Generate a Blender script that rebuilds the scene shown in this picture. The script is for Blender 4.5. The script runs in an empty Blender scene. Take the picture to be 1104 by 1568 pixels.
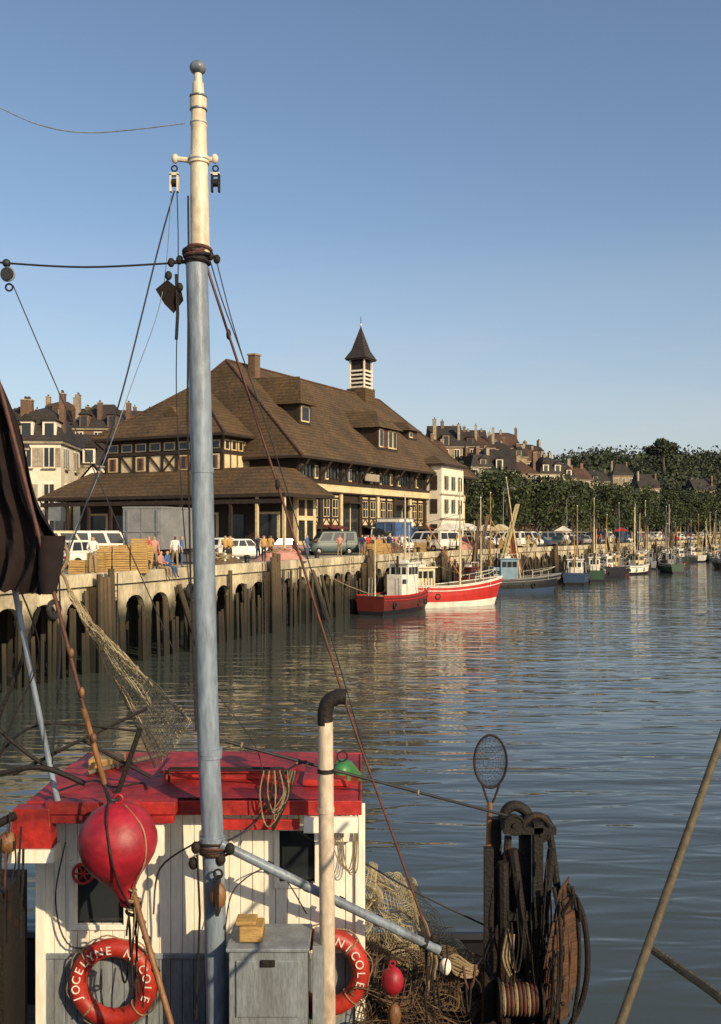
import bpy, bmesh, math, random
from math import sin, cos, pi, radians, sqrt
from mathutils import Vector, Matrix
from mathutils.geometry import tessellate_polygon
from mathutils import noise as mnoise
random.seed(7)
R=random.random
def U(a,b): return a+(b-a)*R()
Z0=4.1           # quay level above the water
EYE=6.0
def S(px,py,d):  # bearing / elevation read off the picture + true distance -> world metres
    return Vector(((px-552)*d/1500.0, d, EYE-(py-815)*d/1500.0))
scn=bpy.context.scene
COL=scn.collection
# ------------------------------------------------------------ materials
def mat(name,c1,c2=None,rough=.75,scale=2.0,bump=0.0,metal=0.0,stretch=(1,1,1),fine=.25,bscale=None,spec=.5,island=0.0,lo=.35,hi=.68):
    m=bpy.data.materials.new(name); m.use_nodes=True
    nt=m.node_tree; N=nt.nodes; L=nt.links; N.clear()
    out=N.new('ShaderNodeOutputMaterial'); b=N.new('ShaderNodeBsdfPrincipled'); L.new(b.outputs[0],out.inputs[0])
    b.inputs['Roughness'].default_value=rough; b.inputs['Metallic'].default_value=metal
    b.inputs['Specular IOR Level'].default_value=spec
    if c2 is None: c2=tuple(x*.72 for x in c1)
    tc=N.new('ShaderNodeTexCoord'); mp=N.new('ShaderNodeMapping'); mp.inputs['Scale'].default_value=stretch
    L.new(tc.outputs['Object'],mp.inputs[0])
    n=N.new('ShaderNodeTexNoise'); n.inputs['Scale'].default_value=scale; n.inputs['Detail'].default_value=6; n.inputs['Roughness'].default_value=.6
    L.new(mp.outputs[0],n.inputs['Vector'])
    r=N.new('ShaderNodeValToRGB'); r.color_ramp.elements[0].position=lo; r.color_ramp.elements[1].position=hi
    r.color_ramp.elements[0].color=(*c2,1); r.color_ramp.elements[1].color=(*c1,1)
    L.new(n.outputs['Fac'],r.inputs[0])
    col=r.outputs[0]
    n2=N.new('ShaderNodeTexNoise'); n2.inputs['Scale'].default_value=(bscale or scale*9); n2.inputs['Detail'].default_value=4
    L.new(mp.outputs[0],n2.inputs['Vector'])
    if fine>0:
        mr=N.new('ShaderNodeMapRange'); mr.inputs[1].default_value=.3; mr.inputs[2].default_value=.7
        mr.inputs[3].default_value=1-fine; mr.inputs[4].default_value=1+fine*.4
        L.new(n2.outputs['Fac'],mr.inputs[0])
        mx=N.new('ShaderNodeMix'); mx.data_type='RGBA'; mx.blend_type='MULTIPLY'; mx.inputs[0].default_value=1
        L.new(col,mx.inputs[6]); L.new(mr.outputs[0],mx.inputs[7]); col=mx.outputs[2]
    if island>0:
        g=N.new('ShaderNodeNewGeometry'); mr=N.new('ShaderNodeMapRange'); mr.inputs[3].default_value=1-island; mr.inputs[4].default_value=1+island
        L.new(g.outputs['Random Per Island'],mr.inputs[0])
        mx=N.new('ShaderNodeMix'); mx.data_type='RGBA'; mx.blend_type='MULTIPLY'; mx.inputs[0].default_value=1
        L.new(col,mx.inputs[6]); L.new(mr.outputs[0],mx.inputs[7]); col=mx.outputs[2]
    L.new(col,b.inputs['Base Color'])
    if bump>0:
        bp=N.new('ShaderNodeBump'); bp.inputs['Strength'].default_value=bump; bp.inputs['Distance'].default_value=.03
        L.new(n2.outputs['Fac'],bp.inputs['Height']); L.new(bp.outputs[0],b.inputs['Normal'])
    return m
def zmat(name,low,high,z0,z1,rough=.8,scale=2,bump=.4,stretch=(1,1,.3),dk=.6,island=0):
    """surface stained dark by weed and tide below z0, clean above z1"""
    m=mat(name,high,tuple(x*dk for x in high),rough=rough,scale=scale,bump=bump,stretch=stretch,island=island)
    nt=m.node_tree;N=nt.nodes;L=nt.links
    b=[n for n in N if n.type=='BSDF_PRINCIPLED'][0]; src=b.inputs['Base Color'].links[0].from_socket
    g=N.new('ShaderNodeNewGeometry'); sp=N.new('ShaderNodeSeparateXYZ'); L.new(g.outputs['Position'],sp.inputs[0])
    ns=N.new('ShaderNodeTexNoise'); ns.inputs['Scale'].default_value=1.3; L.new(g.outputs['Position'],ns.inputs['Vector'])
    ad=N.new('ShaderNodeMath'); ad.operation='ADD'; L.new(sp.outputs[2],ad.inputs[0]); L.new(ns.outputs['Fac'],ad.inputs[1])
    mr=N.new('ShaderNodeMapRange'); mr.inputs[1].default_value=z0+.5; mr.inputs[2].default_value=z1+.5; L.new(ad.outputs[0],mr.inputs[0])
    mx=N.new('ShaderNodeMix'); mx.data_type='RGBA'; L.new(mr.outputs[0],mx.inputs[0]); mx.inputs[6].default_value=(*low,1); L.new(src,mx.inputs[7])
    L.new(mx.outputs[2],b.inputs['Base Color'])
    return m
def roofmat(name,c1,c2,row=.32):
    m=mat(name,c1,c2,rough=.85,scale=.35,bump=0,fine=.5,bscale=4)
    nt=m.node_tree;N=nt.nodes;L=nt.links
    b=[n for n in N if n.type=='BSDF_PRINCIPLED'][0]; src=b.inputs['Base Color'].links[0].from_socket
    tc=N.new('ShaderNodeTexCoord'); w=N.new('ShaderNodeTexWave'); w.wave_type='BANDS'; w.bands_direction='Z'; w.wave_profile='SAW'
    w.inputs['Scale'].default_value=.314/row; w.inputs['Distortion'].default_value=.6; w.inputs['Detail'].default_value=2; w.inputs['Detail Scale'].default_value=3
    L.new(tc.outputs['Object'],w.inputs['Vector'])
    mr=N.new('ShaderNodeMapRange'); mr.inputs[3].default_value=.55; mr.inputs[4].default_value=1.15; L.new(w.outputs['Fac'],mr.inputs[0])
    mx=N.new('ShaderNodeMix'); mx.data_type='RGBA'; mx.blend_type='MULTIPLY'; mx.inputs[0].default_value=1
    L.new(src,mx.inputs[6]); L.new(mr.outputs[0],mx.inputs[7]); L.new(mx.outputs[2],b.inputs['Base Color'])
    bp=N.new('ShaderNodeBump'); bp.inputs['Strength'].default_value=.6; bp.inputs['Distance'].default_value=.05
    L.new(w.outputs['Fac'],bp.inputs['Height']); L.new(bp.outputs[0],b.inputs['Normal'])
    return m
M={}
M['tile']=roofmat('brown_roof_tiles',(.135,.078,.030),(.070,.044,.019))
M['slate']=roofmat('slate_roof',(.055,.045,.038),(.025,.02,.018))
M['redtile']=roofmat('red_roof',(.13,.065,.037),(.065,.036,.022))
M['cream']=mat('cream_render',(.76,.62,.36),(.54,.41,.22),scale=.8,fine=.25,bump=.1)
M['timber']=mat('dark_timber',(.042,.022,.012),(.018,.012,.008),scale=3,bump=.3)
M['shutter']=mat('red_shutters',(.24,.085,.04),scale=3)
M['wallwhite']=mat('white_render',(.82,.76,.62),(.66,.58,.44),scale=.5,fine=.15)
M['walltan']=mat('stone_wall',(.38,.28,.17),(.22,.15,.09),scale=.4,fine=.35)
M['wallbrick']=mat('brick_wall',(.21,.115,.065),(.11,.065,.04),scale=.5,fine=.4,bscale=8)
M['wallgrey']=mat('grey_wall',(.40,.34,.25),(.25,.2,.15),scale=.4,fine=.3)
M['glass']=mat('window_glass',(.03,.035,.04),(.015,.018,.02),rough=.08,fine=0,scale=1)
M['black']=mat('black_paint',(.012,.012,.014),(.02,.018,.016),rough=.5,scale=8)
M['concrete']=zmat('quay_concrete',(.03,.03,.018),(.74,.63,.42),2.2,3.1,dk=.38,scale=.9,stretch=(1,1,.45))
M['pile']=zmat('timber_piles',(.012,.012,.007),(.115,.078,.040),.9,3.9,island=.35)
M['weed']=zmat('weedy_wall',(.01,.012,.008),(.03,.025,.017),0,3)
M['ground']=mat('quay_ground',(.24,.20,.15),(.13,.115,.09),scale=.35,fine=.3,bump=.1)
M['grass']=mat('hill_grass',(.06,.08,.03),(.03,.045,.018),scale=.02)
M['leaf']=mat('foliage',(.062,.080,.022),(.016,.028,.009),scale=.25,fine=.3,island=.6,rough=.7)
M['leafd']=mat('foliage_far',(.056,.068,.030),(.020,.030,.015),scale=.06,fine=.3,island=.5,rough=.8)
M['bark']=mat('bark',(.09,.07,.05),scale=4,bump=.5)
M['skin']=mat('skin',(.50,.30,.20),rough=.6,scale=3,fine=.05)
M['hair']=mat('hair',(.05,.03,.02),rough=.7,scale=6)
M['rubber']=mat('rubber',(.02,.02,.02),rough=.8)
M['chrome']=mat('chrome',(.6,.6,.6),rough=.25,metal=1,fine=0)
M['lampred']=mat('tail_light',(.5,.02,.02),rough=.3,fine=0)
M['canvasblue']=mat('blue_canvas',(.05,.12,.30),scale=2)
M['crate']=mat('crate_wood',(.52,.33,.11),(.30,.18,.06),scale=3,stretch=(1,1,6),bump=.3)
M['netbrown']=mat('net_brown',(.16,.10,.055),(.08,.05,.03),scale=8)
M['netbeige']=mat('net_beige',(.44,.36,.19),(.27,.21,.10),scale=6)
M['deckwood']=mat('deck_wood',(.16,.12,.08),(.08,.06,.04),scale=3,stretch=(1,6,1))
M['steel']=mat('galvanised',(.35,.37,.38),rough=.5,metal=.5,scale=5)
M['wirerig']=mat('rigging_black',(.02,.02,.025),rough=.6)
M['orangebuoy']=mat('float_orange',(.55,.14,.05),rough=.45,fine=.1)
def paint(name,c,r=.45): 
    return mat('paint_'+name,c,tuple(x*.7 for x in c),rough=r,scale=1.5,fine=.2,lo=.3,hi=.6)
P={k:paint(k,c) for k,c in dict(white=(.8,.76,.66),red=(.48,.025,.018),blue=(.035,.065,.13),green=(.03,.07,.04),black=(.015,.015,.018),
    cream=(.68,.56,.34),grey=(.24,.24,.24),orange=(.45,.16,.06),teal=(.03,.065,.065),yellow=(.55,.36,.07),maroon=(.12,.02,.015),lblue=(.16,.26,.34),lamp=(.05,.20,.06),tan=(.28,.10,.04)).items()}
SH=[paint(n,c,.9) for n,c in [('shirt_red',(.5,.05,.03)),('shirt_blue',(.06,.13,.32)),('shirt_white',(.72,.7,.64)),('shirt_ochre',(.5,.3,.1)),('shirt_navy',(.02,.03,.07)),('shirt_pink',(.5,.25,.2))]]
TR=[paint(n,c,.95) for n,c in [('trousers_dark',(.03,.03,.04)),('trousers_denim',(.06,.1,.2)),('trousers_tan',(.3,.22,.13))]]
# ------------------------------------------------------------ mesh builder
class MB:
    def __init__(s): s.v=[];s.f=[];s.m=[];s.mats=[];s.M=Matrix()
    def add(s,vs,fs,mt):
        if mt not in s.mats: s.mats.append(mt)
        k=s.mats.index(mt); b=len(s.v)
        s.v+=[tuple(s.M@Vector(v)) for v in vs]; s.f+=[[i+b for i in f] for f in fs]; s.m+=[k]*len(fs)
    def box(s,x0,x1,y0,y1,z0,z1,mt):
        s.add([(x0,y0,z0),(x1,y0,z0),(x1,y1,z0),(x0,y1,z0),(x0,y0,z1),(x1,y0,z1),(x1,y1,z1),(x0,y1,z1)],
              [(3,2,1,0),(4,5,6,7),(0,1,5,4),(1,2,6,5),(2,3,7,6),(3,0,4,7)],mt)
    def tube(s,pts,r,mt,n=8,cap=True):
        pts=[Vector(p) for p in pts]; k=len(pts)
        rs=r if isinstance(r,(list,tuple)) else [r]*k
        vs=[];fs=[];up=None
        for i,p in enumerate(pts):
            t=(pts[min(i+1,k-1)]-pts[max(i-1,0)])
            if t.length<1e-9: t=Vector((0,0,1))
            t.normalize()
            if up is None: up=Vector((0,0,1)) if abs(t.z)<.9 else Vector((0,1,0))
            a=t.cross(up)
            if a.length<1e-4: a=t.orthogonal()
            a.normalize(); b=t.cross(a).normalized(); up=-b
            for j in range(n):
                an=2*pi*j/n; vs.append(p+a*cos(an)*rs[i]+b*sin(an)*rs[i])
        for i in range(k-1):
            for j in range(n):
                j2=(j+1)%n; fs.append((i*n+j,i*n+j2,(i+1)*n+j2,(i+1)*n+j))
        if cap: fs.append(tuple(range(n))[::-1]); fs.append(tuple(range((k-1)*n,k*n)))
        s.add(vs,fs,mt)
    def cyl(s,p0,p1,r0,r1,mt,n=12): s.tube([p0,p1],[r0,r1],mt,n)
    def sph(s,c,rx,ry,rz,mt,a=16,b=10):
        vs=[];fs=[]
        for i in range(b+1):
            th=pi*i/b
            for j in range(a):
                ph=2*pi*j/a; vs.append((c[0]+rx*sin(th)*cos(ph),c[1]+ry*sin(th)*sin(ph),c[2]+rz*cos(th)))
        for i in range(b):
            for j in range(a):
                j2=(j+1)%a; fs.append((i*a+j,(i+1)*a+j,(i+1)*a+j2,i*a+j2))
        s.add(vs,fs,mt)
    def ring(s,c,ax,Rr,r,mt,n=28,m=8,sx=1,sy=1,arc=2*pi):
        ax=Vector(ax).normalized(); q=ax.to_track_quat('Z','Y'); A=q@Vector((1,0,0)); B=q@Vector((0,1,0)); c=Vector(c)
        pts=[c+A*Rr*sx*cos(arc*i/n)+B*Rr*sy*sin(arc*i/n) for i in range(n+1)]
        vs=[];fs=[]
        for i,p in enumerate(pts):
            d=(p-c).normalized()
            for j in range(m):
                an=2*pi*j/m; vs.append(p+d*cos(an)*r+ax*sin(an)*r)
        for i in range(n):
            for j in range(m):
                j2=(j+1)%m; fs.append((i*m+j,i*m+j2,(i+1)*m+j2,(i+1)*m+j))
        s.add(vs,fs,mt)
    def prism(s,poly,off,mt):
        k=len(poly); off=Vector(off); a=[Vector(p) for p in poly]; b=[p+off for p in a]
        tri=tessellate_polygon([a]); fs=[tuple(t) for t in tri]+[tuple(i+k for i in t)[::-1] for t in tri]
        fs+=[(i,(i+1)%k,(i+1)%k+k,i+k) for i in range(k)]
        s.add(a+b,fs,mt)
    def quadstrip(s,grid,mt):
        h=len(grid);w=len(grid[0]); vs=[p for r in grid for p in r]
        fs=[(i*w+j,i*w+j+1,(i+1)*w+j+1,(i+1)*w+j) for i in range(h-1) for j in range(w-1)]
        s.add(vs,fs,mt)
    def obj(s,name,parent=None,smooth=35,recalc=True,bevel=0):
        me=bpy.data.meshes.new(name); me.from_pydata(s.v,[],s.f)
        for m in s.mats: me.materials.append(m)
        me.polygons.foreach_set('material_index',s.m)
        if recalc:
            bm=bmesh.new(); bm.from_mesh(me); bmesh.ops.recalc_face_normals(bm,faces=bm.faces); bm.to_mesh(me); bm.free()
        if smooth:
            me.polygons.foreach_set('use_smooth',[True]*len(me.polygons)); me.set_sharp_from_angle(angle=radians(smooth))
        me.update()
        o=bpy.data.objects.new(name,me); COL.objects.link(o)
        if parent: o.parent=parent
        if bevel:
            b=o.modifiers.new('b','BEVEL'); b.width=bevel; b.segments=2; b.limit_method='ANGLE'
        return o
def empty(name):
    e=bpy.data.objects.new(name,None); COL.objects.link(e); return e
def smoothpts(pts,n=8):
    pts=[Vector(p) for p in pts]; out=[]
    for i in range(len(pts)-1):
        p0=pts[max(i-1,0)];p1=pts[i];p2=pts[i+1];p3=pts[min(i+2,len(pts)-1)]
        for k in range(n):
            t=k/n
            out.append(.5*((2*p1)+(-p0+p2)*t+(2*p0-5*p1+4*p2-p3)*t*t+(-p0+3*p1-3*p2+p3)*t**3))
    out.append(pts[-1]); return out
def line(mb,lst,r,mt,n=6,k=6):
    mb.tube(smoothpts([S(*q) for q in lst],k),r,mt,n)
def hang(mb,x0,x1,y0,y1,d0,d1,n,mats,r=.005,drop=60,lean=8):
    """rope ends and bights hanging from gear under their own weight"""
    for _ in range(n):
        x=U(x0,x1);y=U(y0,y1);d=U(d0,d1); dr=drop*U(.5,1.3); w=U(4,lean+6)*random.choice((-1,1))
        if R()<.3: pts=[S(x,y,d),S(x+w*.25,y+dr*.7,d-.02),S(x+w*.6,y+dr,d-.03),S(x+w*.95,y+dr*.65,d-.02),S(x+w*1.1,y+U(-6,8),d)]
        else: pts=[S(x,y,d),S(x+U(-3,3),y+dr*.4,d-.02),S(x+w*.3,y+dr*.8,d-.02),S(x+w*.4,y+dr*1.2,d)]
        mb.tube(smoothpts(pts,6),r*U(.7,1.3),random.choice(mats),6)
# ------------------------------------------------------------ quay line
QL=[Vector(p) for p in [(-25.5,3),(0.7,77),(10,98),(28,130),(55,185),(100,270),(170,380),(400,600)]]
QS=[0]
for i in range(len(QL)-1): QS.append(QS[-1]+(QL[i+1]-QL[i]).length)
def Q(s,inset=0):
    i=0
    while i<len(QL)-2 and s>QS[i+1]: i+=1
    t=(QL[i+1]-QL[i]).normalized(); p=QL[i]+t*(s-QS[i]); n=Vector((-t.y,t.x))
    return p+n*inset, t
def QM(s,inset=0,z=0,rot=0):
    p,t=Q(s,inset); return Matrix.Translation((p.x,p.y,z))@Matrix.Rotation(math.atan2(t.y,t.x)+rot,4,'Z')
# ------------------------------------------------------------ land / water
def offs(pts,d):
    out=[]
    for i,p in enumerate(pts):
        a=(pts[min(i+1,len(pts)-1)]-pts[max(i-1,0)]).normalized(); out.append(p+Vector((-a.y,a.x))*d)
    return out
inner=offs(QL,4.0)
land=[Vector(p) for p in [(500,-600),(500,3.0)]]+[Vector((inner[0].x,3.0))]+inner[1:]+[Vector(p) for p in [(3500,1500),(3500,6000),(-4000,6000),(-4000,-600)]]
mb=MB(); l3=[Vector((p.x,p.y,Z0)) for p in land]
mb.add(l3,[tuple(t) for t in tessellate_polygon([l3])],M['ground'])
o=mb.obj('ground',smooth=0)
bm=bmesh.new(); bm.from_mesh(o.data)
for f in bm.faces:
    if f.normal.z<0: f.normal_flip()
bm.to_mesh(o.data); bm.free()
mb=MB()
for i in range(1,len(inner)+2):
    a=land[i]; b=land[i+1]; 
    mb.add([(a.x,a.y,-4),(b.x,b.y,-4),(b.x,b.y,Z0-.02),(a.x,a.y,Z0-.02)],[(0,1,2,3)],M['weed'])
mb.obj('quay_wall',smooth=0,recalc=False)
def watermat():
    m=bpy.data.materials.new('water'); m.use_nodes=True; nt=m.node_tree;N=nt.nodes;L=nt.links
    b=N['Principled BSDF']; b.inputs['Base Color'].default_value=(.055,.066,.058,1); b.inputs['Roughness'].default_value=.04; b.inputs['IOR'].default_value=1.38
    g=N.new('ShaderNodeNewGeometry')
    def nz(sc,st,det,rot=-8):
        mp=N.new('ShaderNodeMapping'); mp.inputs['Scale'].default_value=st; mp.inputs['Rotation'].default_value=(0,0,radians(rot)); L.new(g.outputs['Position'],mp.inputs[0])
        n=N.new('ShaderNodeTexNoise'); n.inputs['Scale'].default_value=sc; n.inputs['Detail'].default_value=det; n.inputs['Roughness'].default_value=.45; n.inputs['Distortion'].default_value=.5; L.new(mp.outputs[0],n.inputs['Vector']); return n
    a=nz(1.0,(.38,1.35,1),2); c=nz(.26,(.5,1.3,1),2,12); e=nz(.05,(1,1.6,1),2,20)
    m1=N.new('ShaderNodeMath'); m1.operation='MULTIPLY_ADD'; L.new(c.outputs['Fac'],m1.inputs[0]); m1.inputs[1].default_value=1.2; L.new(a.outputs['Fac'],m1.inputs[2])
    mr=N.new('ShaderNodeMapRange'); mr.inputs[1].default_value=.35; mr.inputs[2].default_value=.65; mr.inputs[3].default_value=.55; mr.inputs[4].default_value=1.1; L.new(e.outputs['Fac'],mr.inputs[0])
    bp=N.new('ShaderNodeBump'); L.new(mr.outputs[0],bp.inputs['Strength']); bp.inputs['Distance'].default_value=.078
    L.new(m1.outputs[0],bp.inputs['Height']); L.new(bp.outputs[0],b.inputs['Normal'])
    return m
mb=MB(); mb.add([(-4000,-600,0),(4000,-600,0),(4000,6000,0),(-4000,6000,0)],[(0,1,2,3)],watermat()); mb.obj('water',smooth=0,recalc=False)
# ------------------------------------------------------------ wharf
mb=MB(); BAY=2.2; nb=int(330/BAY)
for k in range(nb):
    s=k*BAY
    mb.M=QM(s)
    mb.box(0,BAY+.02,0,4.2,3.72,Z0-.004,M['concrete'])
    mb.box(0,BAY-.02*(k%3==0),-.14,.3,3.68,Z0+.12,M['concrete'])
    arch=[(0,0,3.62),(BAY,0,3.62),(BAY,0,2.55),(BAY-.3,0,2.55)]
    rz=.5
    for j in range(0,9):
        a=pi*j/8; arch.append((BAY/2+(BAY/2-.34)*cos(a),0,2.6+rz*sin(a)))
    arch+=[(.3,0,2.55),(0,0,2.55)]
    mb.prism([(x,.02,z) for x,y,z in arch],(0,.3,0),M['concrete'])
    mb.prism([(-.34,-.02,2.56),(.34,-.02,2.56),(.2,-.02,1.9),(-.2,-.02,1.9)],(0,.4,0),M['concrete'])
    mb.box(-.2,.2,-.03,.42,-2,1.92,M['pile'])
    mb.box(-.16,.16,2.6,2.9,-2,3.7,M['pile'])
    dens=.92 if (s%23)<17 else .25
    for j in range(5):
        x=.1+j*.44+U(-.13,.13); top=U(1.7,2.9) if R()<.75 else U(2.9,3.9)
        if R()<dens: mb.cyl((x+U(-.05,.05),-.24+U(-.12,.05),-2),(x+U(-.1,.1),-.24,top),U(.09,.15),U(.08,.11),M['pile'],7)
    if k%8==3:
        mb.box(-.5,.5,-.5,.1,-2,3.64,M['pile'])
        for dx in (-.42,-.14,.14,.42): mb.cyl((dx*1.2,-.75,-2),(dx,-.6,Z0+U(-.1,.7)),.17,.14,M['pile'],8)
    if k%8==6:
        mb.tube([(0.6,-1.9,-2),(.2,-.25,3.4)],.14,M['pile'],7); mb.tube([(1.6,-1.5,-2),(1.7,-.25,3.1)],.12,M['pile'],7)
    if k%7==5:
        for x in (.8,1.2): mb.tube([(x,-.4,-.5),(x,-.4,Z0+.1)],.03,M['black'],5)
        for z in range(14): mb.tube([(.8,-.4,-.2+z*.3),(1.2,-.4,-.2+z*.3)],.02,M['black'],4)
    if k%5==2 and R()<.6: mb.ring((BAY/2,-.42,U(2.7,3.3)),(0,1,0),.32,.11,M['rubber'],16,8)
mb.obj('wharf')
mb=MB(); mb.box(-21.7,500,2.6,3.02,-4,Z0+.12,M['concrete']); mb.obj('quay_kerb')
bd=None
for s in list(range(36,200,11)):
    if bd is None:
        mb=MB(); mb.cyl((0,0,0),(0,0,.4),.16,.14,M['black'],12); mb.sph((0,0,.45),.22,.22,.12,M['black'],14,8); mb.cyl((0,0,0),(0,0,.05),.26,.26,M['black'],12); o=mb.obj('mooring_bollard'); bd=o.data
    else: o=bpy.data.objects.new('mooring_bollard',bd); COL.objects.link(o)
    o.matrix_world=QM(s,.6,Z0)
# ------------------------------------------------------------ fish market hall
hall=empty('fish_market_hall')
HM=Matrix.Translation((-5.5,85,Z0))@Matrix.Rotation(radians(62),4,'Z')
LN=38.;WD=20.
def hip(mb,x0,x1,y0,y1,z,zr,rx0,rx1,mt,ym=None,t=.22):
    ym=(y0+y1)/2 if ym is None else ym
    v=[(x0,y0,z),(x1,y0,z),(x1,y1,z),(x0,y1,z),(rx0,ym,zr),(rx1,ym,zr)]
    mb.add(v,[(0,1,5,4),(1,2,5),(2,3,4,5),(3,0,4)],mt)
    mb.add([(x0,y0,z),(x1,y0,z),(x1,y1,z),(x0,y1,z),(x0,y0,z-t),(x1,y0,z-t),(x1,y1,z-t),(x0,y1,z-t)],
           [(0,4,5,1),(1,5,6,2),(2,6,7,3),(3,7,4,0),(4,7,6,5)],M['timber'])
mb=MB(); mb.M=HM
ov=1.3
hip(mb,-ov,LN+ov,-ov,WD+ov,8.5,18.2,3.5,LN-2.5,M['tile'])
hip(mb,-5.0,12,4.1,18.9,10.35,15.6,.8,11,M['tile'])
def skirt(mb,o,i,zo,zi,mt):
    (a0,a1,b0,b1),(c0,c1,d0,d1)=o,i
    ov_=[(a0,b0,zo),(a1,b0,zo),(a1,b1,zo),(a0,b1,zo)]; iv=[(c0,d0,zi),(c1,d0,zi),(c1,d1,zi),(c0,d1,zi)]
    mb.add(ov_+iv,[(0,1,5,4),(2,3,7,6),(3,0,4,7),(1,2,6,5)],mt)
    for p,q in ((0,1),(1,2),(2,3),(3,0)):
        a=ov_[p];b=ov_[q]; mb.add([a,b,(b[0],b[1],b[2]-.28),(a[0],a[1],a[2]-.28)],[(0,1,2,3)],M['timber'])
skirt(mb,(-7.6,.3,-3.6,23),(-3.9,-.3,-.0,20),5.0,7.4,M['tile'])
def slopez(y): return 8.5+(y+ov)*(18.2-8.5)/(WD/2+ov)
def dormer(mb,x,w,y,h,hh=None):
    z=slopez(y); yb=y+h*1.5
    mb.box(x-w/2,x+w/2,y,yb+1,z-.5,z+h,M['timber'])
    nw=max(1,int(w/1.1))
    for i in range(nw):
        a=x-w/2+.2+i*(w-.4)/nw
        mb.box(a+.06,a+(w-.4)/nw-.06,y-.05,y,z+.3,z+h-.2,M['cream'] if i!=1 else M['shutter'])
        mb.box(a+.2,a+(w-.4)/nw-.2,y-.09,y-.05,z+.45,z+h-.35,M['glass'])
    hh=hh or w*.42
    e=.5
    mb.add([(x-w/2-e,y-e,z+h-.1),(x+w/2+e,y-e,z+h-.1),(x,y+w*.3,z+h+hh),(x,yb+4,z+h+hh+.3),(x-w/2-e,yb+3,z+h),(x+w/2+e,yb+3,z+h)],
           [(0,1,2),(1,5,3,2),(4,0,2,3),(0,4,5,1)],M['tile'])
dormer(mb,5.6,2.0,2.6,2.0,2.6); dormer(mb,19.5,4.6,.9,2.4,1.9); dormer(mb,31,2.4,3.4,1.2)
mb.add([(-2.9,10.4,12.0),(-2.9,12.6,12.0),(-2.9,11.5,13.2),(-.5,11.5,13.3)],[(0,1,2),(0,2,3),(1,3,2)],M['tile'])
for a,b in (((3.5,10,18.22),(35.5,10,18.22)),((3.5,10,18.22),(-1.3,-1.3,8.55)),((3.5,10,18.22),(-1.3,21.3,8.55)),((35.5,10,18.22),(39.3,-1.3,8.55)),((.8,11.5,15.62),(-5,4.1,10.4)),((.8,11.5,15.62),(-5,18.9,10.4)),((.8,11.5,15.62),(2.6,11.5,15.62))):
    mb.tube([a,b],.13,M['redtile'],6)
mb.obj('roof',hall,smooth=20)
mb=MB(); mb.M=HM
C=M['cream'];T=M['timber'];G=M['glass']
mb.box(0,LN,0.0,WD,0,8.4,T)
nbay=10; bw=LN/nbay
for i in range(nbay+1):
    x=i*bw; mb.box(x-.22,x+.22,-.22,-.01,0,5.5,C if i%2==0 else T)
    mb.box(x-.16,x+.16,-.30,-.005,6.42,8.4,T)
    mb.tube([(x,-.2,6.9),(x,-1.25,8.25)],.12,T,6)
mb.box(-.1,LN+.1,-.34,-.02,5.5,6.3,C)
mb.box(-.1,LN+.1,-.5,-.3,6.32,6.5,T); mb.box(-.1,LN+.1,-.37,-.34,5.5,5.62,T)
for i in range(nbay):
    a=i*bw+.3;b=(i+1)*bw-.3
    kind=i%3
    n=5
    for j in range(n):
        w=(b-a)/n; xa=a+j*w
        if (j*3+i)%4==0: mb.box(xa+.05,xa+w-.05,-.10,-.003,6.7,7.9,C)
        mb.box(xa+.14,xa+w-.14,-.14,-.10,6.85,7.8,G)
    if kind!=2:
        for (p,q) in ((a+.1,(a+b)/2-.12),((a+b)/2+.12,b-.1)):
            mb.box(p,q,-.10,-.004,2.6,5.3,C)
            mb.box(p+.25,q-.25,-.14,-.10,3.4,4.9,G)
            mb.box((p+q)/2-.03,(p+q)/2+.03,-.17,-.14,3.4,4.9,C)
            mb.box(p+.25,q-.25,-.17,-.141,4.1,4.18,C)
            mb.box(p-.09,p+.09,-.15,-.101,2.6,5.3,T); mb.box(q-.09,q+.09,-.15,-.101,2.6,5.3,T)
            mb.box(p+.1,q-.1,-.15,-.101,3.16,3.32,T); mb.box(p+.1,q-.1,-.15,-.101,4.98,5.14,T)
            mb.tube([(p+.1,-.12,2.65),((p+q)/2,-.12,3.2)],.07,T,5); mb.tube([(q-.1,-.12,2.65),((p+q)/2,-.12,3.2)],.07,T,5)
        if kind==0: mb.box(a,b,-.12,-.004,0,.9,C)
        mb.prism([(a,-.05,2.5),(a,-1.1,2.2),(a,-1.1,2.3),(a,-.05,2.62)],(b-a,0,0),random.choice([P['maroon'],T,M['shutter']]))
    else:
        mb.box(a+.2,b-.2,-.06,-.004,0,4.6,G); mb.box((a+b)/2-.06,(a+b)/2+.06,-.1,-.06,0,4.6,C)
        mb.box(a,b,-.9,-.01,4.6,4.75,T)
mb.box(11.6,14.6,-.6,-.52,6.9,7.6,M['wallgrey'])
mb.box(-4.0,2,5.0,18.0,0,10.3,T)
for j in range(9):
    y=5.0+13*j/8; mb.box(-4.14,-4.0,y-.13,y+.13,6.5,10.3,T)
for j in range(8):
    y0=5.0+13*j/8+.14;y1=5.0+13*(j+1)/8-.14
    mb.box(-4.07,-4.002,y0,y1,9.1,9.85,C); mb.box(-4.1,-4.071,y0+.2,y1-.2,9.2,9.75,G)
    if j in (0,2,5,7):
        mb.box(-4.12,-4.002,y0+.1,y1-.1,7.35,8.65,C)
        mb.box(-4.15,-4.121,y0+.3,y1-.3,7.45,8.55,M['shutter']); mb.box(-4.18,-4.151,y0+.52,y1-.52,7.5,8.5,G)
    else:
        mb.box(-4.06,-4.002,y0,y1,7.3,8.7,C)
        mb.tube([(-4.1,y0,7.3),(-4.1,y1,8.7)],.1,T,5)
        if j%2: mb.tube([(-4.1,y1,7.3),(-4.1,y0,8.7)],.1,T,5)
mb.box(-4.2,-4.0,4.9,18.1,8.75,9.0,T)
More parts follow.
